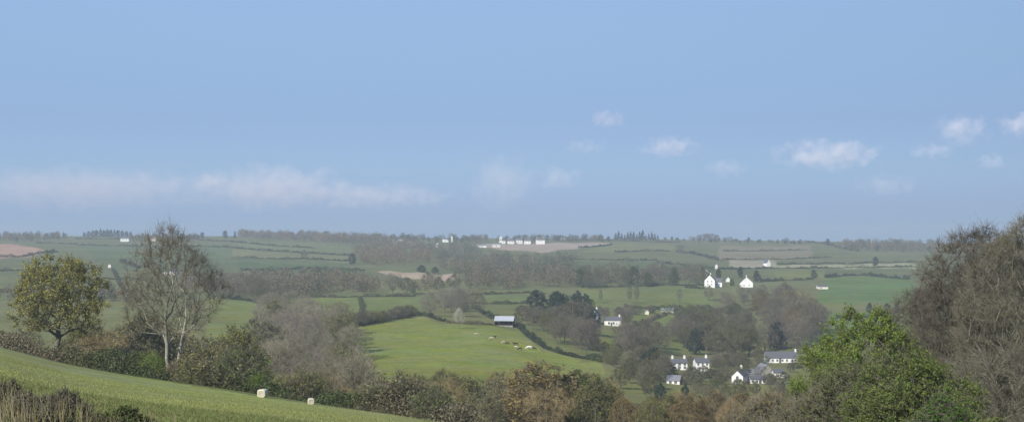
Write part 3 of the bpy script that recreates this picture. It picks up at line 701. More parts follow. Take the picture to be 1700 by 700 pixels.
# ------------------------------------------------------------------ far woods that read as one mass
def wood(label, poly, n, h, cols, dmin=1100, q=150, ud=False):
    us = [p[0] for p in poly]; vs = [p[1] for p in poly]; rng = np.random.default_rng(int(us[0]*3+vs[0])); V, C = [], []
    while len(V) < n:
        u = rng.uniform(min(us),max(us)); v = rng.uniform(min(vs),max(vs))
        if not inside(np.array(u),np.array(v),poly): continue
        d = v if ud else d_at(u,v,dmin); p = pos(u,d); hh = rng.uniform(*h); R = hh*rng.uniform(.32,.48)
        x = rng.normal(size=(q,3)); x /= np.linalg.norm(x,axis=1,keepdims=True); x *= rng.uniform(.12,1,(q,1))**.4
        x *= 1+.25*np.sin(3*np.arctan2(x[:,1:2],x[:,0:1])+rng.uniform(0,6))
        pts = np.array(p)+np.stack([x[:,0]*R,x[:,1]*R,hh*.56+x[:,2]*hh*.46],1)
        lv,_ = leaf_quads(rng,pts,max(.5,d*.0003)); V.append(lv)
        c = np.array(cols[rng.integers(len(cols))])*rng.uniform(.85,1.18); C.append(np.repeat(c[None]*rng.uniform(.8,1.2,(q,1)),4,0))
    v = np.concatenate(V); c = np.concatenate(C)
    me = mesh_from('woodland', v, np.arange(len(v)).reshape(-1,4), [M['tint']], cols=c)
    return tag(obj('woodland', me), label, 'wood', kind='stuff')
WG=(.185,.165,.108); WP=(.185,.155,.112); WB=(.21,.16,.095); WD=(.08,.092,.066); WGR=(.115,.13,.065)
wood('long bare wood along the left ridge', [(395,396),(420,397),(520,402),(600,408),(640,406),(640,398),(520,394),(400,391)], 230, (11,16), [WG,WP,WP,WB], 1700)
wood('brown wooded valley side under the ridge wood', [(585,437),(590,414),(640,404),(700,408),(720,438),(680,444),(620,442)], 200, (11,15), [WB,WB,WG,WP], 1200)
wood('blue grey wooded combe below the hilltop village', [(690,412),(785,414),(800,430),(900,432),(960,430),(960,450),(900,466),(760,466),(730,450)], 330, (10,15), [WG,WG,WP,WD,WGR], 1100)
wood('skyline trees between the villages', [(610,397),(830,398),(830,404),(610,404)], 85, (9,15), [WD,WD,WG,WP], 1700)
wood('skyline trees behind the hilltop village', [(835,2550),(1000,2600),(1000,2750),(835,2700)], 60, (9,14), [WD,WD,WP], ud=True)
wood('purplish wood on the right skyline', [(1385,415),(1400,407),(1480,407),(1560,408),(1560,420),(1470,421)], 150, (10,15), [WP,WP,WG,WD], 1500)
wood('scrubby trees along the left skyline', [(-60,404),(60,402),(110,398),(110,394),(-60,394)], 90, (9,14), [WG,WD,WP], 1700)
wood('thin trees on the middle skyline right of the plantation', [(1095,2780),(1350,2700),(1350,2800),(1095,2900)], 45, (4,8), [WD,WG], ud=True)
wood('hedgerow trees behind the far left house', [(215,397),(330,395),(330,400),(215,401)], 50, (7,12), [WG,WD,WP], 1700)

wood('long grey brown wood across the middle of the left valley side', [(450,494),(560,490),(690,490),(800,484),(960,476),(960,458),(860,458),(780,462),(765,487),(620,487),(615,472),(520,470),(450,474)], 300, (9,14), [WG,WG,WB,WP,WGR], 900)
wood('grey brown wood behind the small olive field', [(300,490),(345,486),(450,498),(505,496),(505,480),(400,468),(300,466)], 150, (9,14), [WG,WG,WB,WP], 800)
wood('olive grey scrub wood along the slope above the middle field', [(930,470),(940,450),(1060,448),(1170,448),(1170,472),(1060,475),(950,478)], 190, (7,11), [WG,WGR,WGR,WP], 900)
wood('bushy trees of the meadow behind the oak', [(-60,500),(-60,486),(60,484),(190,486),(240,492),(240,505),(100,500)], 60, (5,10), [WG,WGR,WB], 700)
wood('bushy scrub along the bottom of the left hillside', [(380,466),(460,452),(600,452),(625,462),(600,474),(460,474)], 110, (5,9), [WG,WGR,WGR,WB], 900)
wood('grey wood filling the fold left of the white farmhouses', [(1085,456),(1165,450),(1165,470),(1085,466)], 45, (6,10), [WG,WGR,WP], 900)
# ------------------------------------------------------------------ buildings
def house(label, u, v, wpx, epx, rpx, gable=False, depth=6.5, yaw=0.0, wall='white', roof='slate', chimneys=(), wins=((.25,.5),(.75,.5)), doors=(), dmin=450,
          name='house', group=None, winsize=(1.1,1.1), cat='house', lift=0.0, dist=None):
    """ridge runs along local x (along local y when the gable faces the viewer); the front is local -y"""
    d = dist or d_at(u, v, dmin); m = d/F; W = wpx*m; e = epx*m; r = rpx*m
    p = pos(u, d); p.y += depth/2; yw = math.radians(yaw)
    cs = [ground_xy(p.x+sx*W/2*math.cos(yw)-sy*depth/2*math.sin(yw), p.y+sx*W/2*math.sin(yw)+sy*depth/2*math.cos(yw)) for sx in (-1,1) for sy in (-1,1)]
    p.z = pos(u, d).z+lift; sink = max(.3, p.z-min(cs)+.3)
    root = empty(name, p, yw); tag(root, label, cat, group)
    hw, hd = W/2, depth/2
    w = MB()
    if gable:
        pts = []
        for y in (-hd, hd): pts += [(-hw,y,-sink),(hw,y,-sink),(hw,y,e),(0,y,r),(-hw,y,e)]
        w.poly(pts, [(0,1,2,3,4),(9,8,7,6,5),(0,5,6,1),(1,6,7,2),(4,9,5,0)] )
    else:
        pts = []
        for x in (-hw, hw): pts += [(x,-hd,-sink),(x,hd,-sink),(x,hd,e),(x,0,r),(x,-hd,e)]
        w.poly(pts, [(4,3,2,1,0),(5,6,7,8,9),(0,1,6,5),(1,2,7,6),(0,5,9,4)])
    w.build('wall', M[wall], root)
    # roof: two slabs with overhang
    rf = MB(); ov = .28; th = .2; span = hw if gable else hd; ln = (hd if gable else hw)+.22
    sl = (r-e)/span; 
    for s in (-1, 1):
        a = [(0, r+.02), (s*(span+ov), e-sl*ov+.02)]
        q = [(a[0][0],a[0][1]),(a[1][0],a[1][1]),(a[1][0],a[1][1]+th),(a[0][0],a[0][1]+th)]
        pts = [((x,-ln,z) if gable else (-ln,x,z)) for x,z in q]+[((x,ln,z) if gable else (ln,x,z)) for x,z in q]
        rf.poly(pts, [(0,1,2,3),(7,6,5,4),(0,4,5,1),(1,5,6,2),(2,6,7,3)])
    ro = rf.build('roof', M[roof], root)
    for cx in chimneys:
        c = MB(); x, y = (0, cx*hd*.85) if gable else (cx*(hw-.45), 0)
        c.box(x-.4,x+.4,y-.35,y+.35,r-.5,r+1.1); c.box(x-.47,x+.47,y-.42,y+.42,r+1.1,r+1.22)
        for k in (-.18,.18): c.box(x+k-.1,x+k+.1,y-.1,y+.1,r+1.22,r+1.55)
        c.build('chimney', M['brick'] if wall != 'white' else M[wall], ro)
    ww, wh = winsize
    for fx, fz in wins:
        x = -hw+fx*W; z = fz*e; f = MB(); y0 = -hd-.05
        f.box(x-ww/2,x+ww/2,y0,y0+.06,z-wh/2,z-wh/2+.1); f.box(x-ww/2,x+ww/2,y0,y0+.06,z+wh/2-.1,z+wh/2)
        f.box(x-ww/2,x-ww/2+.1,y0,y0+.06,z-wh/2+.1,z+wh/2-.1); f.box(x+ww/2-.1,x+ww/2,y0,y0+.06,z-wh/2+.1,z+wh/2-.1); f.box(x-.04,x+.04,y0,y0+.05,z-wh/2+.1,z+wh/2-.1)
        fo = f.build('window', M['frame'], root)
        g = MB(); g.box(x-ww/2+.1,x+ww/2-.1,y0+.03,y0+.045,z-wh/2+.1,z+wh/2-.1); g.build('pane', M['glass'], fo)
    for fx in doors:
        x = -hw+fx*W; dm = MB(); dm.box(x-.48,x+.48,-hd-.04,-hd+.02,0,2.05); dm.box(x+.32,x+.38,-hd-.09,-hd-.04,.98,1.04); dm.build('door', M['door'], root)
    return root
Wn = lambda n, rows=(.35,.8): tuple(((i+.5)/n, z) for i in range(n) for z in rows)
# farmhouses on the slope
house('bigger white farmhouse with two lit gables among bare trees on the slope', 1180, 477, 17, 12, 21, True, 9, -14, chimneys=(.8,), wins=((.3,.45),(.7,.45),(.3,.85),(.7,.85)), doors=(.5,), dmin=700)
house('low white lean cottage joined to the right side of the bigger farmhouse', 1193, 476.5, 13, 8, 14, False, 5, -14, wins=((.3,.5),(.7,.5)), dmin=700)
house('white gabled farmhouse with dark trees on both sides', 1240, 477, 21, 7.5, 17, True, 9, -6, chimneys=(-.8,), wins=((.3,.45),(.7,.45)), dmin=700, winsize=(.9,1.0))
house('tiny white outhouse midway between the two white farmhouses', 1208.5, 468, 6, 5, 8, True, 4, 0, wins=(), dmin=700, name='outhouse', cat='outhouse')
house('small white cottage showing above the bigger farmhouse', 1172.5, 457, 7, 6, 9, True, 5, 0, wins=((.5,.5),), dmin=700)
house('small whitish shed by the hedge under the diagonal hedge end', 1189, 446, 5, 5, 8, True, 4, 0, wins=(), dmin=900, name='shed', cat='shed')
house('white gable end with a black roof beside the straight hedge', 1274, 442, 7, 6, 12, True, 8, 22, wins=(), dmin=900)
house('long pale low shed beside the smooth green field', 1366, 480, 17, 4, 6.5, False, 7, 0, 'cream', 'slate', wins=((.3,.5),), dmin=700, name='shed', cat='shed')
# middle of the valley
house('tall narrow white gabled house hidden among bare trees', 990, 537, 12, 14, 23, True, 8, -12, chimneys=(.7,), wins=((.3,.3),(.7,.3),(.5,.8)), doors=(.5,))
house('low white cottage with dark gaps and a dark roof', 1018, 541, 28, 9, 14.5, False, 6, -6, chimneys=(.85,), wins=((.28,.5),(.55,.5)), doors=(.42,), winsize=(1.2,1.5))
house('tiny pale hut at the edge of the green slope', 1074, 522, 6, 5, 7.5, True, 3, 0, 'cream', 'greyroof', wins=(), name='hut', cat='hut')
house('pale cream low barn under the field hedge', 1108, 519, 20, 3.5, 6.5, False, 6, 0, 'cream', 'metalroof', wins=(), name='low_barn', cat='barn')
# village on the valley floor
house('left one of the two white cottages with a dark slate roof', 1127, 613, 26, 11, 17, False, 6, 4, chimneys=(-.9,.9), wins=Wn(3), doors=(.45,))
house('right one of the two white cottages, tall with dark windows', 1165, 616, 22, 15, 21, False, 6.5, 5, chimneys=(.9,), wins=Wn(3), doors=(.2,), winsize=(.9,1.2))
house('lowest white house with a big pale roofed gable below the cottages', 1121, 637, 22, 6, 13, False, 6, -18, 'white', 'greyroof', wins=((.3,.5),(.7,.5)))
house('white gable fronted house with a black roof side at the village left', 1231, 637, 19, 13, 22, True, 10, -20, chimneys=(.7,), wins=((.3,.35),(.7,.35),(.5,.85)), doors=(.5,))
house('low white bungalow with a row of dark windows', 1258, 636, 26, 7, 11.5, False, 6, 4, wins=((.12,.5),(.38,.5),(.85,.5)), doors=(.6,))
house('grey gabled house behind the white bungalow', 1271, 623, 25, 7, 18, True, 9, 8, 'stone', 'greyroof', wins=((.3,.45),(.7,.45)))
house('small pinkish white house at the right end of the village', 1293, 626, 17, 8, 13, False, 6, 0, 'cream', 'slate', wins=((.3,.5),(.7,.5)))
house('long white house with a wide dark slate roof and end chimney', 1298, 602, 53, 8, 17, False, 8, -3, chimneys=(.97,), wins=((.08,.5),(.22,.5),(.36,.5),(.52,.5),(.66,.5),(.82,.5),(.93,.5)), doors=(.45,), winsize=(1.0,1.2))
house('grey roofed outbuilding between the gable front and the grey house', 1250, 626, 22, 7, 13, False, 6, 6, 'stone', 'greyroof', wins=(), name='outbuilding', cat='outbuilding')
# white village on the ridge
vil = 'white houses of the hilltop village'
G = dict(dmin=1500, winsize=(1.4,1.4), lift=.5)
house('tall thin white house at the left end of the hilltop village', 831, 403, 5.5, 8, 11, True, 7, 0, wins=((.5,.6),), group=vil, **G)
house('small white house second along the hilltop village', 836, 404.5, 6, 4.5, 7, False, 7, 0, wins=((.5,.5),), group=vil, **G)
house('long low white house in the left half of the hilltop village', 848, 405, 11.5, 4.5, 7.5, False, 8, 0, wins=((.3,.5),(.7,.5)), chimneys=(-.9,), group=vil, **G)
house('white house with the highest ridge in the middle of the hilltop village', 862, 404.5, 10, 5.5, 9, False, 8, 8, wins=((.3,.5),(.7,.5)), chimneys=(.9,), group=vil, **G)
house('white house with a dark roof right of the middle of the hilltop village', 876, 405, 11, 4.5, 8, False, 8, -6, wins=((.3,.5),(.7,.5)), group=vil, **G)
house('largest white house at the right end of the hilltop village', 897, 405.5, 14, 6.5, 10.5, False, 9, 6, wins=((.35,.75),(.65,.75)), chimneys=(-.9,.9), group=vil, **G)
house('long white shed below the left end of the hilltop village', 801, 411, 13, 2.5, 4.5, False, 9, 0, 'white', 'greyroof', wins=((.5,.5),), name='shed', cat='shed', **G)
house('whitish shed at the edge of the tan field', 824, 410, 13, 2.5, 4.5, False, 9, 0, 'cream', 'metalroof', wins=((.5,.5),), name='shed', cat='shed', **G)
# scattered white houses along the ridge
house('pair fronted white house by the trees in the small ridge hamlet', 664, 402, 15, 4, 6.5, False, 8, 0, wins=((.3,.5),(.7,.5)), **G)
house('white house lower at the right of the small ridge hamlet', 677, 404.5, 12, 3, 5, False, 8, 0, wins=((.5,.5),), **G)
house('tiny white gable at the left of the small ridge hamlet', 654, 403, 5, 4, 7.5, True, 7, 0, wins=(), **G)
house('white block shaped house beside the white tower', 739.5, 402, 10, 4.5, 6.5, False, 8, 0, wins=((.5,.5),), **G)
house('small white gabled cottage below the white tower', 726, 410.5, 5, 4, 7, True, 6, 0, wins=(), **G)
house('white house in the trees left of the plantation', 1000, 399, 7, 5, 8, True, 8, 0, wins=((.5,.5),), **G)
house('faint white house on the ridge right of the village', 935, 397.5, 8, 3, 5.5, False, 7, 0, wins=((.5,.5),), **G)
house('bright white house far left under the skyline clump', 207, 401, 14, 4.5, 7.5, False, 8, 0, wins=((.3,.5),(.7,.5)), **G)
house('small cream house seen through the top of the tall bare tree', 254, 400, 9, 4, 6.5, False, 8, 0, 'cream', 'greyroof', wins=((.5,.5),), **G)
house('white farmhouse seen through the crown of the tall bare tree', 288, 456, 13, 6, 9, False, 7, -8, wins=((.3,.5),(.7,.5)), dmin=700)
house('small pale outbuilding left of the farmhouse behind the bare tree', 274, 457, 8, 4, 6.5, True, 5, 0, 'cream', 'greyroof', wins=(), dmin=700, name='outbuilding', cat='outbuilding')
house('tiny cream hut alone on the meadow right of the oak', 182, 444, 5, 4, 6, True, 4, 0, 'cream', 'greyroof', wins=(), dmin=700, name='hut', cat='hut')
house('tiny pale hut on the far left slope', 62, 393.5, 5, 4, 6, True, 6, 0, 'cream', 'greyroof', wins=(), name='hut', cat='hut', **G)
house('low pale shed behind the bare wood right of the tall bare tree', 362, 469, 13, 3, 5, False, 6, 0, 'cream', 'metalroof', wins=(), dmin=700, name='shed', cat='shed')
# the white tower
d = d_at(750, 402, 1500); p = pos(750, d); m_ = d/F
t = empty('tower', p, 0); tag(t, 'slender white tower with a short pointed top on the ridge', 'tower')
b = MB(); w_ = 1.7; b.box(-w_,w_,-w_,w_,-.6,9.5*m_); b.build('wall', M['white'], t)
b = MB(); z0 = 9.5*m_; b.poly([(-w_-.2,-w_-.2,z0),(w_+.2,-w_-.2,z0),(w_+.2,w_+.2,z0),(-w_-.2,w_+.2,z0),(0,0,z0+2.8)],[(0,1,4),(1,2,4),(2,3,4),(3,0,4),(3,2,1,0)]); b.build('roof', M['greyroof'], t)
b = MB(); b.box(-.4,.4,-w_-.04,-w_+.02,z0-3,z0-1.4); b.build('window', M['glass'], t)

# open fronted field barn
d = d_at(838, 541, 450); p = pos(838, d); m_ = d/F
bn = empty('barn', p+Vector((0,2.5,0)), math.radians(-8)); tag(bn, 'open fronted field barn with a pale grey metal roof at the pasture corner', 'barn')
hw, hd, e, r = 15.5*m_, 3.4, 2.7, 4.9
b = MB(); b.box(-hw,hw,hd-.15,hd,-.8,e+.5); b.box(-hw,-hw+.15,-hd,hd-.15,-.8,e); b.box(hw-.15,hw,-hd,hd-.15,-.8,e); b.build('wall', M['timber'], bn)
b = MB(); b.box(-hw+.15,hw-.15,-hd-.05,-hd+.05,-.8,.55); b.build('front_rail', M['stone'], bn)
for i in range(5):
    x = -hw+.1+i*(2*hw-.2)/4; b = MB(); b.box(x-.11,x+.11,-hd-.12,-hd+.1,.0,e); b.build('post', M['timber'], bn)
rf = MB()
for s, z1 in ((-1, e), (1, e+.4)):
    y1 = s*(hd+.35); q = [(0,r),(y1,z1),(y1,z1+.08),(0,r+.08)]
    rf.poly([(-hw-.3,y,z) for y,z in q]+[(hw+.3,y,z) for y,z in q], [(0,1,2,3),(7,6,5,4),(0,4,5,1),(1,5,6,2),(2,6,7,3)])
rf.build('roof', M['metalroof'], bn)

# ------------------------------------------------------------------ cattle
def skin_body(name, chain, radii, edges, sub=1):
    me = bpy.data.meshes.new(name); me.from_pydata(chain, edges, []); o = bpy.data.objects.new('tmp', me); COL.objects.link(o)
    sk = o.modifiers.new('skin', 'SKIN'); sv = me.skin_vertices[0].data
    for k, rr in enumerate(radii): sv[k].radius = (rr, rr) if not isinstance(rr, tuple) else rr
    sv[1].use_root = True
    ss = o.modifiers.new('sub', 'SUBSURF'); ss.levels = sub
    dg = bpy.context.evaluated_depsgraph_get(); nm = bpy.data.meshes.new_from_object(o.evaluated_get(dg)); nm.name = name
    bpy.data.objects.remove(o); bpy.data.meshes.remove(me)
    nm.polygons.foreach_set('use_smooth', [True]*len(nm.polygons))
    return nm
def cow_mesh(head_down):
    hx, hz = (1.62,.42) if head_down else (1.62,1.42)
    nx, nz = (1.25,.92) if head_down else (1.25,1.42)
    P = [(-.95,0,1.17),(-.2,0,1.05),(.45,0,1.06),(.88,0,1.15),(nx,0,nz),(hx-.12,0,hz+.06),(hx+.16,0,hz-.16 if not head_down else hz-.22)]
    R = [.24,(.40,.36),(.40,.38),(.28,.33),.17,.15,.10]; E = [(0,1),(1,2),(2,3),(3,4),(4,5),(5,6)]
    def leg(root, pts, rr):
        k0 = root
        for q, r_ in zip(pts, rr): P.append(q); R.append(r_); E.append((k0,len(P)-1)); k0 = len(P)-1
    for s in (-1,1):
        leg(0, [(-.86,.2*s,.86),(-.74,.21*s,.62),(-.96,.21*s,.40),(-.90,.21*s,.03)], [.19,.12,.065,.065])
        leg(3, [(.80,.19*s,.78),(.84,.19*s,.42),(.82,.19*s,.03)], [.14,.075,.065])
        leg(5, [(hx-.2,.2*s,hz+.14)], [.05])
    leg(0, [(-1.2,0,1.12),(-1.24,0,.55)], [.045,.05])
    return skin_body('body', P, R, E)
COWM = [cow_mesh(True), cow_mesh(False)]
for u, v, mt, k, yaw, sc, l in ((791,556.5,'hide_fawn',0,10,1.0,'pale fawn cow farthest left on the pasture'),(816.5,563,'hide_fawn',0,170,1.0,'fawn cow just under the barn, with a black one beside it'),(820.5,561.5,'hide_dark',1,20,.9,'black cow just under the barn, beside a fawn one'),
        (836,570,'hide_fawn',0,190,.9,'left one of two small cows in the middle of the line'),(841.5,571,'hide_dark',0,15,.9,'right one of two small cows in the middle of the line'),(856,573.5,'hide_dark',1,190,1.1,'black cow standing over a pale calf in the line'),
        (856.5,577.5,'hide_white',0,5,.7,'small pale calf just below a black cow'),(863,581.5,'hide_dark',0,200,1.0,'dark cow grazing lowest in the line'),(878.5,579.5,'hide_white',0,165,1.35,'large white cow nearest the hedge'),(885,580.5,'hide_dark',0,15,1.1,'black cow close behind the large white cow')):
    q = pos(u, d_at(u, v, 430)); me = COWM[k].copy(); me.materials.clear(); me.materials.append(M[mt])
    o = obj('cow', me, None, q-Vector((0,0,.02))); o.rotation_euler = (0,0,math.radians(yaw)); o.scale = (sc*.8,)*3
    tag(o, l, 'cow', 'cattle strung out across the pasture')

# ------------------------------------------------------------------ bales on the near field
def bale(u, d, r, ln, yaw, label):
    p = pos(u, d); e = empty('bale', p, yaw); tag(e, label, 'bale', 'bales at the edge of the near field')
    n = 40; prof = [(-ln/2,.72*r),(-ln/2-.0,.9*r),(-ln/2+.07,.985*r),(-ln/2+.2,r),(0,1.005*r),(ln/2-.2,r),(ln/2-.07,.985*r),(ln/2,.9*r),(ln/2,.72*r)]
    v, f = [], []
    def sq(th, rad):     # slightly squared and sagged round section
        c, s = math.cos(th), math.sin(th); k = 1/(abs(c)**3.6+abs(s)**3.6)**(1/3.6)
        return c*rad*k, max(s*rad*k*.96, -rad*.93)
    for y, rad in prof:
        for i in range(n):
            a, b_ = sq(2*math.pi*i/n, rad*(1+.012*math.sin(i*2.3+y*5))); v.append((a, y, b_+r*.92))
    for j in range(len(prof)-1):
        for i in range(n): f.append((j*n+i, j*n+(i+1)%n, (j+1)*n+(i+1)%n, (j+1)*n+i))
    me = bpy.data.meshes.new('wrap'); me.from_pydata(v, [], f); me.materials.append(M['wrap']); me.polygons.foreach_set('use_smooth',[True]*len(f)); obj('wrap', me, e)
    for s in (-1, 1):
        v, f = [], []; rings = 7
        for j in range(rings):
            rad = .73*r*(1-j/(rings-1)*.96)
            for i in range(n):
                a, b_ = sq(2*math.pi*i/n, rad); v.append((a, s*(ln/2-.012*(1 if j%2 else 0)-.01*j*.5), b_+r*.92))
        for j in range(rings-1):
            for i in range(n):
                q = (j*n+i, j*n+(i+1)%n, (j+1)*n+(i+1)%n, (j+1)*n+i); f.append(q if s<0 else q[::-1])
        f.append(tuple(range((rings-1)*n, rings*n)))
        me = bpy.data.meshes.new('end_face'); me.from_pydata(v, [], f); me.materials.append(M['wrap_end']); obj('end_face', me, e)
bale(437, 160, .49, .98, math.radians(-14), 'larger pale squarish bale with a ringed end, left one at the field edge')
bale(517, 153, .35, .75, math.radians(8), 'smaller pale bale with a plain face, right one at the field edge')

# ------------------------------------------------------------------ foreground growth
def blades(name, label, n, ufun, d0, d1, h, w, cols, lean=.25, kind='stuff', mat='straw', wild=None):
    rng = np.random.default_rng(len(name)*31+n); u = ufun(rng, n); d = rng.uniform(d0, d1, n)
    b = np.array([pos(a, c) for a, c in zip(u, d)]); H_ = rng.uniform(h[0], h[1], (n,1))
    le = rng.normal(size=(n,3))*lean; le[:,2] = 1; tip = b+le*H_
    mid = b+le*H_*.55*np.array([[.8,.8,1]])
    v1, f1 = tubes(b-[0,0,.1], mid, np.full(n,w), np.full(n,w*.8), 3); v2, f2 = tubes(mid, tip, np.full(n,w*.8), np.full(n,w*.25), 3)
    c = np.array(cols)[rng.integers(len(cols),size=n)]*rng.uniform(.75,1.2,(n,1)); c6 = np.repeat(c,6,0)
    me = mesh_from(name, np.r_[v1,v2], np.r_[f1,f2+len(v1)], [M[mat]], cols=np.r_[c6,c6])
    o = obj(name, me)
    return tag(o, label, 'grass', kind=kind)
blades('dry_grass', 'tall dry straw coloured stems at the near left edge of the field', 520, lambda r, n: np.where(r.uniform(size=n)<.75, r.uniform(-40,150,n), r.uniform(100,300,n)), 25, 32, (.3,.95), .007, [(.27,.23,.135),(.22,.18,.105),(.18,.19,.075),(.31,.27,.17)], .16)
blades('grass', 'short grass of the near field', 26000, lambda r, n: r.uniform(-60,760,n), 30, 62, (.05,.16), .012, [(.15,.19,.06),(.18,.21,.08),(.13,.17,.055),(.21,.21,.10)], .5)
blades('grass', 'longer tussocky grass on the upper part of the near field', 16000, lambda r, n: r.uniform(-60,740,n), 60, 150, (.03,.1), .02, [(.25,.28,.10),(.27,.29,.105),(.235,.275,.095),(.28,.285,.115)], .5)
def bush(name, seed, u, d, h, R, colr, label, leaves=7000, leaf=.05, n=260, twig=.006, wide=1.0, cat='bush'):
    tm, cm, H_ = gen_tree(seed, H=h, R=R, base=.02, n_att=n, stems=4, twigs=8, twig_len=h*.16, twig_r=twig, leaves=leaves, leaf=leaf, shape='dome', trunk_r=h*.018)
    e = empty(name, pos(u, d)-Vector((0,0,.05)), seed); e.scale = (wide,wide,1); tag(e, label, cat); obj('trunk', tm, e); c = obj('crown', cm, e); c.color = (*colr,1); return e
bush('bramble_bush', 41, 205, 29, .72, .62, (.085,.115,.035), 'dark green bramble bush among dry stems in the near left corner', 5200, .03)
bush('bramble_bush', 42, 243, 29.5, .55, .5, (.10,.13,.04), 'smaller dark green bramble spreading right of the bigger one', 3800, .03)
bush('bramble_bush', 43, 106, 30, .85, .55, (.25,.205,.125), 'brown leafless bramble tangle left of the green brambles', 500, .025, twig=.008)
bush('bramble_bush', 45, 12, 30, .75, .7, (.24,.21,.12), 'tall brown tangle of bramble stems cut by the left edge', 900, .028, twig=.008)
bush('bramble_bush', 46, 78, 27, .5, .6, (.19,.185,.085), 'low brown green bramble in front of the brown tangle', 1800, .028, twig=.007)
bush('bramble_bush', 47, 145, 27.5, .55, .6, (.16,.17,.065), 'low olive bramble between the brown tangle and the dark green bramble', 2600, .028, twig=.007)
bush('bramble_bush', 44, 45, 29, .62, .6, (.26,.215,.13), 'low brown tangle of dead stems at the far left corner', 300, .025, twig=.008)
# right foreground slope
bush('leafy_bush', 51, 1512, 58, 3.9, 2.6, (.14,.185,.048), 'large smooth olive green bush in front of the big bare tree', 40000, .045, 520, .007, 1.1)
bush('leafy_bush', 52, 1618, 48, 1.75, 2.1, (.14,.165,.05), 'olive bush low at the foot of the big bare tree', 15000, .06, 420, .009, 1.2)
bush('leafy_bush', 53, 1440, 60, 3.9, 2.2, (.12,.145,.05), 'thin olive bush with upright stems below the bright leafy tree', 8000, .055, 420, .010, 1.15)
bush('leafy_bush', 54, 1352, 62, 2.9, 1.9, (.15,.15,.06), 'pale olive twiggy bush in front of the lower leafy tree', 4500, .05, 420, .011, 1.1)
bush('leafy_bush', 55, 1565, 44, 2.4, 1.0, (.075,.15,.025), 'small deep green bush at the bottom edge under the olive bushes', 6000, .045, 260, .008, 1.1)
bush('leafy_bush', 56, 1278, 75, 3.0, 2.0, (.17,.14,.06), 'ochre brown bush at the bottom left of the leafy trees', 3500, .06, 360, .011, 1.1)
bush('leafy_bush', 57, 1680, 76, 5.6, 3.0, (.16,.14,.1), 'grey brown bare bush under the pale stemmed tree', 500, .05, 420, .011, 1.2)

# ------------------------------------------------------------------ light, air, clouds, camera
SUN_EL, SUN_AZ = math.radians(35), math.radians(214)     # azimuth clockwise from +Y: behind the viewer, to the left
sd = Vector((math.sin(SUN_AZ)*math.cos(SUN_EL), math.cos(SUN_AZ)*math.cos(SUN_EL), math.sin(SUN_EL)))
sl = bpy.data.lights.new('sun', 'SUN'); sl.energy = 3.4; sl.angle = math.radians(.6); sl.color = (1.0,.94,.85)
so = link(bpy.data.objects.new('sun', sl)); so.rotation_euler = (-sd).to_track_quat('-Z','Y').to_euler()
w = bpy.data.worlds.new('World'); S.world = w; w.use_nodes = True; nt = w.node_tree; nt.nodes.clear()
sk = N(nt, 'ShaderNodeTexSky'); sk.sky_type = 'NISHITA'; sk.sun_disc = False; sk.sun_elevation = SUN_EL; sk.sun_rotation = SUN_AZ
sk.air_density = 1.0; sk.dust_density = .35; sk.ozone_density = 3.0; sk.altitude = 100
bg = N(nt, 'ShaderNodeBackground'); bg.inputs['Strength'].default_value = .10
tc = N(nt, 'ShaderNodeTexCoord'); sx = N(nt, 'ShaderNodeSeparateXYZ'); nt.links.new(tc.outputs['Generated'], sx.inputs[0])
rp = N(nt, 'ShaderNodeValToRGB'); nt.links.new(map_range(nt, sx.outputs['Z'], 0, .5, 0, 1), rp.inputs[0])
el = rp.color_ramp.elements; stops = [(0,(.285,.448,.90)),(.02,(.295,.428,.84)),(.04,(.322,.423,.785)),(.09,(.382,.462,.72)),(.16,(.442,.472,.66)),(.24,(.575,.585,.69)),(.32,(.74,.70,.775)),(.6,(.95,.95,.95)),(1,(1,1,1))]
while len(el) < len(stops): el.new(.5)
for e_, (p_, c_) in zip(el, stops): e_.position = p_; e_.color = (*c_,1)
vm = N(nt, 'ShaderNodeVectorMath', operation='MULTIPLY'); nt.links.new(sk.outputs[0], vm.inputs[0]); nt.links.new(rp.outputs[0], vm.inputs[1])
ev = math_node(nt, 'SUBTRACT', 1.0, math_node(nt, 'MULTIPLY', sx.outputs['X'], .44))
nt.links.new(mul_col(nt, vm.outputs[0], ev), bg.inputs['Color']); ow = N(nt, 'ShaderNodeOutputWorld'); nt.links.new(bg.outputs[0], ow.inputs['Surface'])

hz = MB(); hz.box(-6000,6000,-40,5400,-110,32)
m, nt, out = nodes_of('haze'); pv = N(nt, 'ShaderNodeVolumePrincipled'); pv.inputs['Density'].default_value = HAZE_DENSITY; pv.inputs['Color'].default_value = (.68,.77,.88,1)
pv.inputs['Anisotropy'].default_value = 0
nt.links.new(pv.outputs[0], out.inputs['Volume'])
tag(hz.build('haze', m), 'thin blue haze filling the valley air', 'haze', kind='stuff')

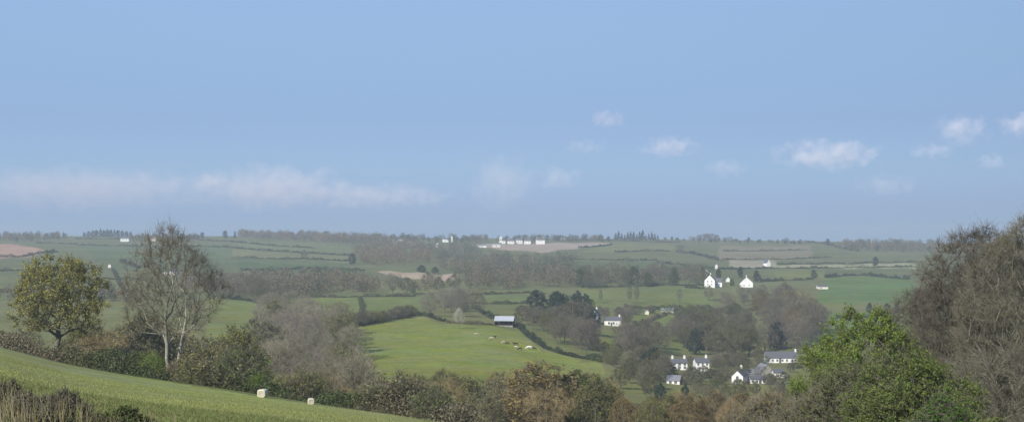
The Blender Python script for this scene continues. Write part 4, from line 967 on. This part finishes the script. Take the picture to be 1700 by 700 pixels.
def cloud(label, u, v, wpx, hpx, k, seed, detail=.9):
    D = 12000.0; p = Vector(((u-U0)/F*D, D, (VH-v)/F*D))
    sx, sz = wpx/F*D/2*1.25, hpx/F*D/2*1.35; sy = max(sz*1.6, sx*.45)
    bm = __import__('bmesh').new(); __import__('bmesh').ops.create_icosphere(bm, subdivisions=3, radius=1.0)
    me = bpy.data.meshes.new('cloud'); bm.to_mesh(me); bm.free()
    o = obj('cloud', me, None, p); o.scale = (sx, sy, sz)
    m, nt, out = nodes_of('cloud'); tc = N(nt, 'ShaderNodeTexCoord'); mp = N(nt, 'ShaderNodeMapping'); nt.links.new(tc.outputs['Object'], mp.inputs[0])
    a = sx/sz; mp.inputs['Scale'].default_value = (min(a,7)*.9, 1.0, 1.0); mp.inputs['Location'].default_value = (seed*3.1, seed*1.7, 0)
    nz = noise(nt, mp.outputs[0], 1.7, 6, .6)
    ln = N(nt, 'ShaderNodeVectorMath', operation='LENGTH'); nt.links.new(tc.outputs['Object'], ln.inputs[0])
    f = math_node(nt, 'SUBTRACT', 1.0, ln.outputs['Value'])
    f = math_node(nt, 'ADD', math_node(nt, 'MULTIPLY', f, 1.1), math_node(nt, 'MULTIPLY', math_node(nt, 'SUBTRACT', nz, .60), 3.0*detail))
    edge = map_range(nt, ln.outputs['Value'], .7, 1.0, 1, 0)
    f = math_node(nt, 'MULTIPLY', math_node(nt, 'MAXIMUM', f, 0), edge)
    dens = math_node(nt, 'MULTIPLY', f, k*2.2/(2*sy))
    pv = N(nt, 'ShaderNodeVolumePrincipled'); nt.links.new(dens, pv.inputs['Density']); pv.inputs['Color'].default_value = (1,.95,.96,1); pv.inputs['Anisotropy'].default_value = -.35
    nt.links.new(pv.outputs[0], out.inputs['Volume']); me.materials.append(m)
    return tag(o, label, 'cloud', 'small fair weather clouds')
cloud('brightest cloud, a long flat white one at the right of the sky', 1375, 256, 190, 52, .85, 1)
cloud('flat white cloud above the far green slope', 1114, 244, 104, 36, .6, 2)
cloud('small slanting wisp highest in the middle of the sky', 1008, 197, 72, 30, .42, 3)
cloud('puffy whitish cloud high above the big bare tree', 1597, 215, 96, 52, .62, 4)
cloud('whitish cloud cut by the right edge of the sky', 1697, 207, 84, 42, .6, 5)
cloud('long low pinkish cloud bank at the left end of the sky', 130, 314, 560, 74, .75, 6, .7)
cloud('brighter rounded head of the low cloud bank', 455, 312, 300, 76, .95, 7, .8)
cloud('thin tail of the low cloud bank', 620, 326, 290, 44, .55, 8, .7)
cloud('faint broad cloud over the hilltop village', 835, 302, 120, 90, .4, 9)
cloud('faint small cloud right of the broad one over the village', 925, 296, 84, 42, .32, 10)
cloud('very faint small cloud between two white ones', 1207, 279, 78, 32, .25, 11)
cloud('faint wisp left of the puffy cloud over the big bare tree', 1548, 251, 84, 28, .3, 12)
cloud('faint wisp below the slanting one', 972, 243, 84, 26, .22, 13)
cloud('faint small cloud low over the big bare tree', 1647, 268, 60, 28, .28, 14)
cloud('very faint low cloud below the brightest one', 1468, 307, 120, 40, .2, 15)

cam = bpy.data.cameras.new('camera'); cam.sensor_width = 36; cam.lens = 36*F/1700; cam.clip_start = .1; cam.clip_end = 60000
co = link(bpy.data.objects.new('camera', cam)); co.location = (0,0,0); co.rotation_euler = (math.radians(90)+math.atan((VH-350)/F), 0, 0); S.camera = co
S.view_settings.view_transform = 'Standard'; S.view_settings.look = 'None'; S.view_settings.gamma = 1; S.view_settings.use_curve_mapping = False
S.view_settings.exposure = 0.5
c = S.cycles; c.max_bounces = 5; c.diffuse_bounces = 2; c.glossy_bounces = 2; c.transmission_bounces = 3; c.transparent_max_bounces = 8; c.volume_bounces = 3
c.use_denoising = True; c.caustics_reflective = False; c.caustics_refractive = False
c.volume_max_steps = 256
print('TREES', COUNT, sum(COUNT.values()))
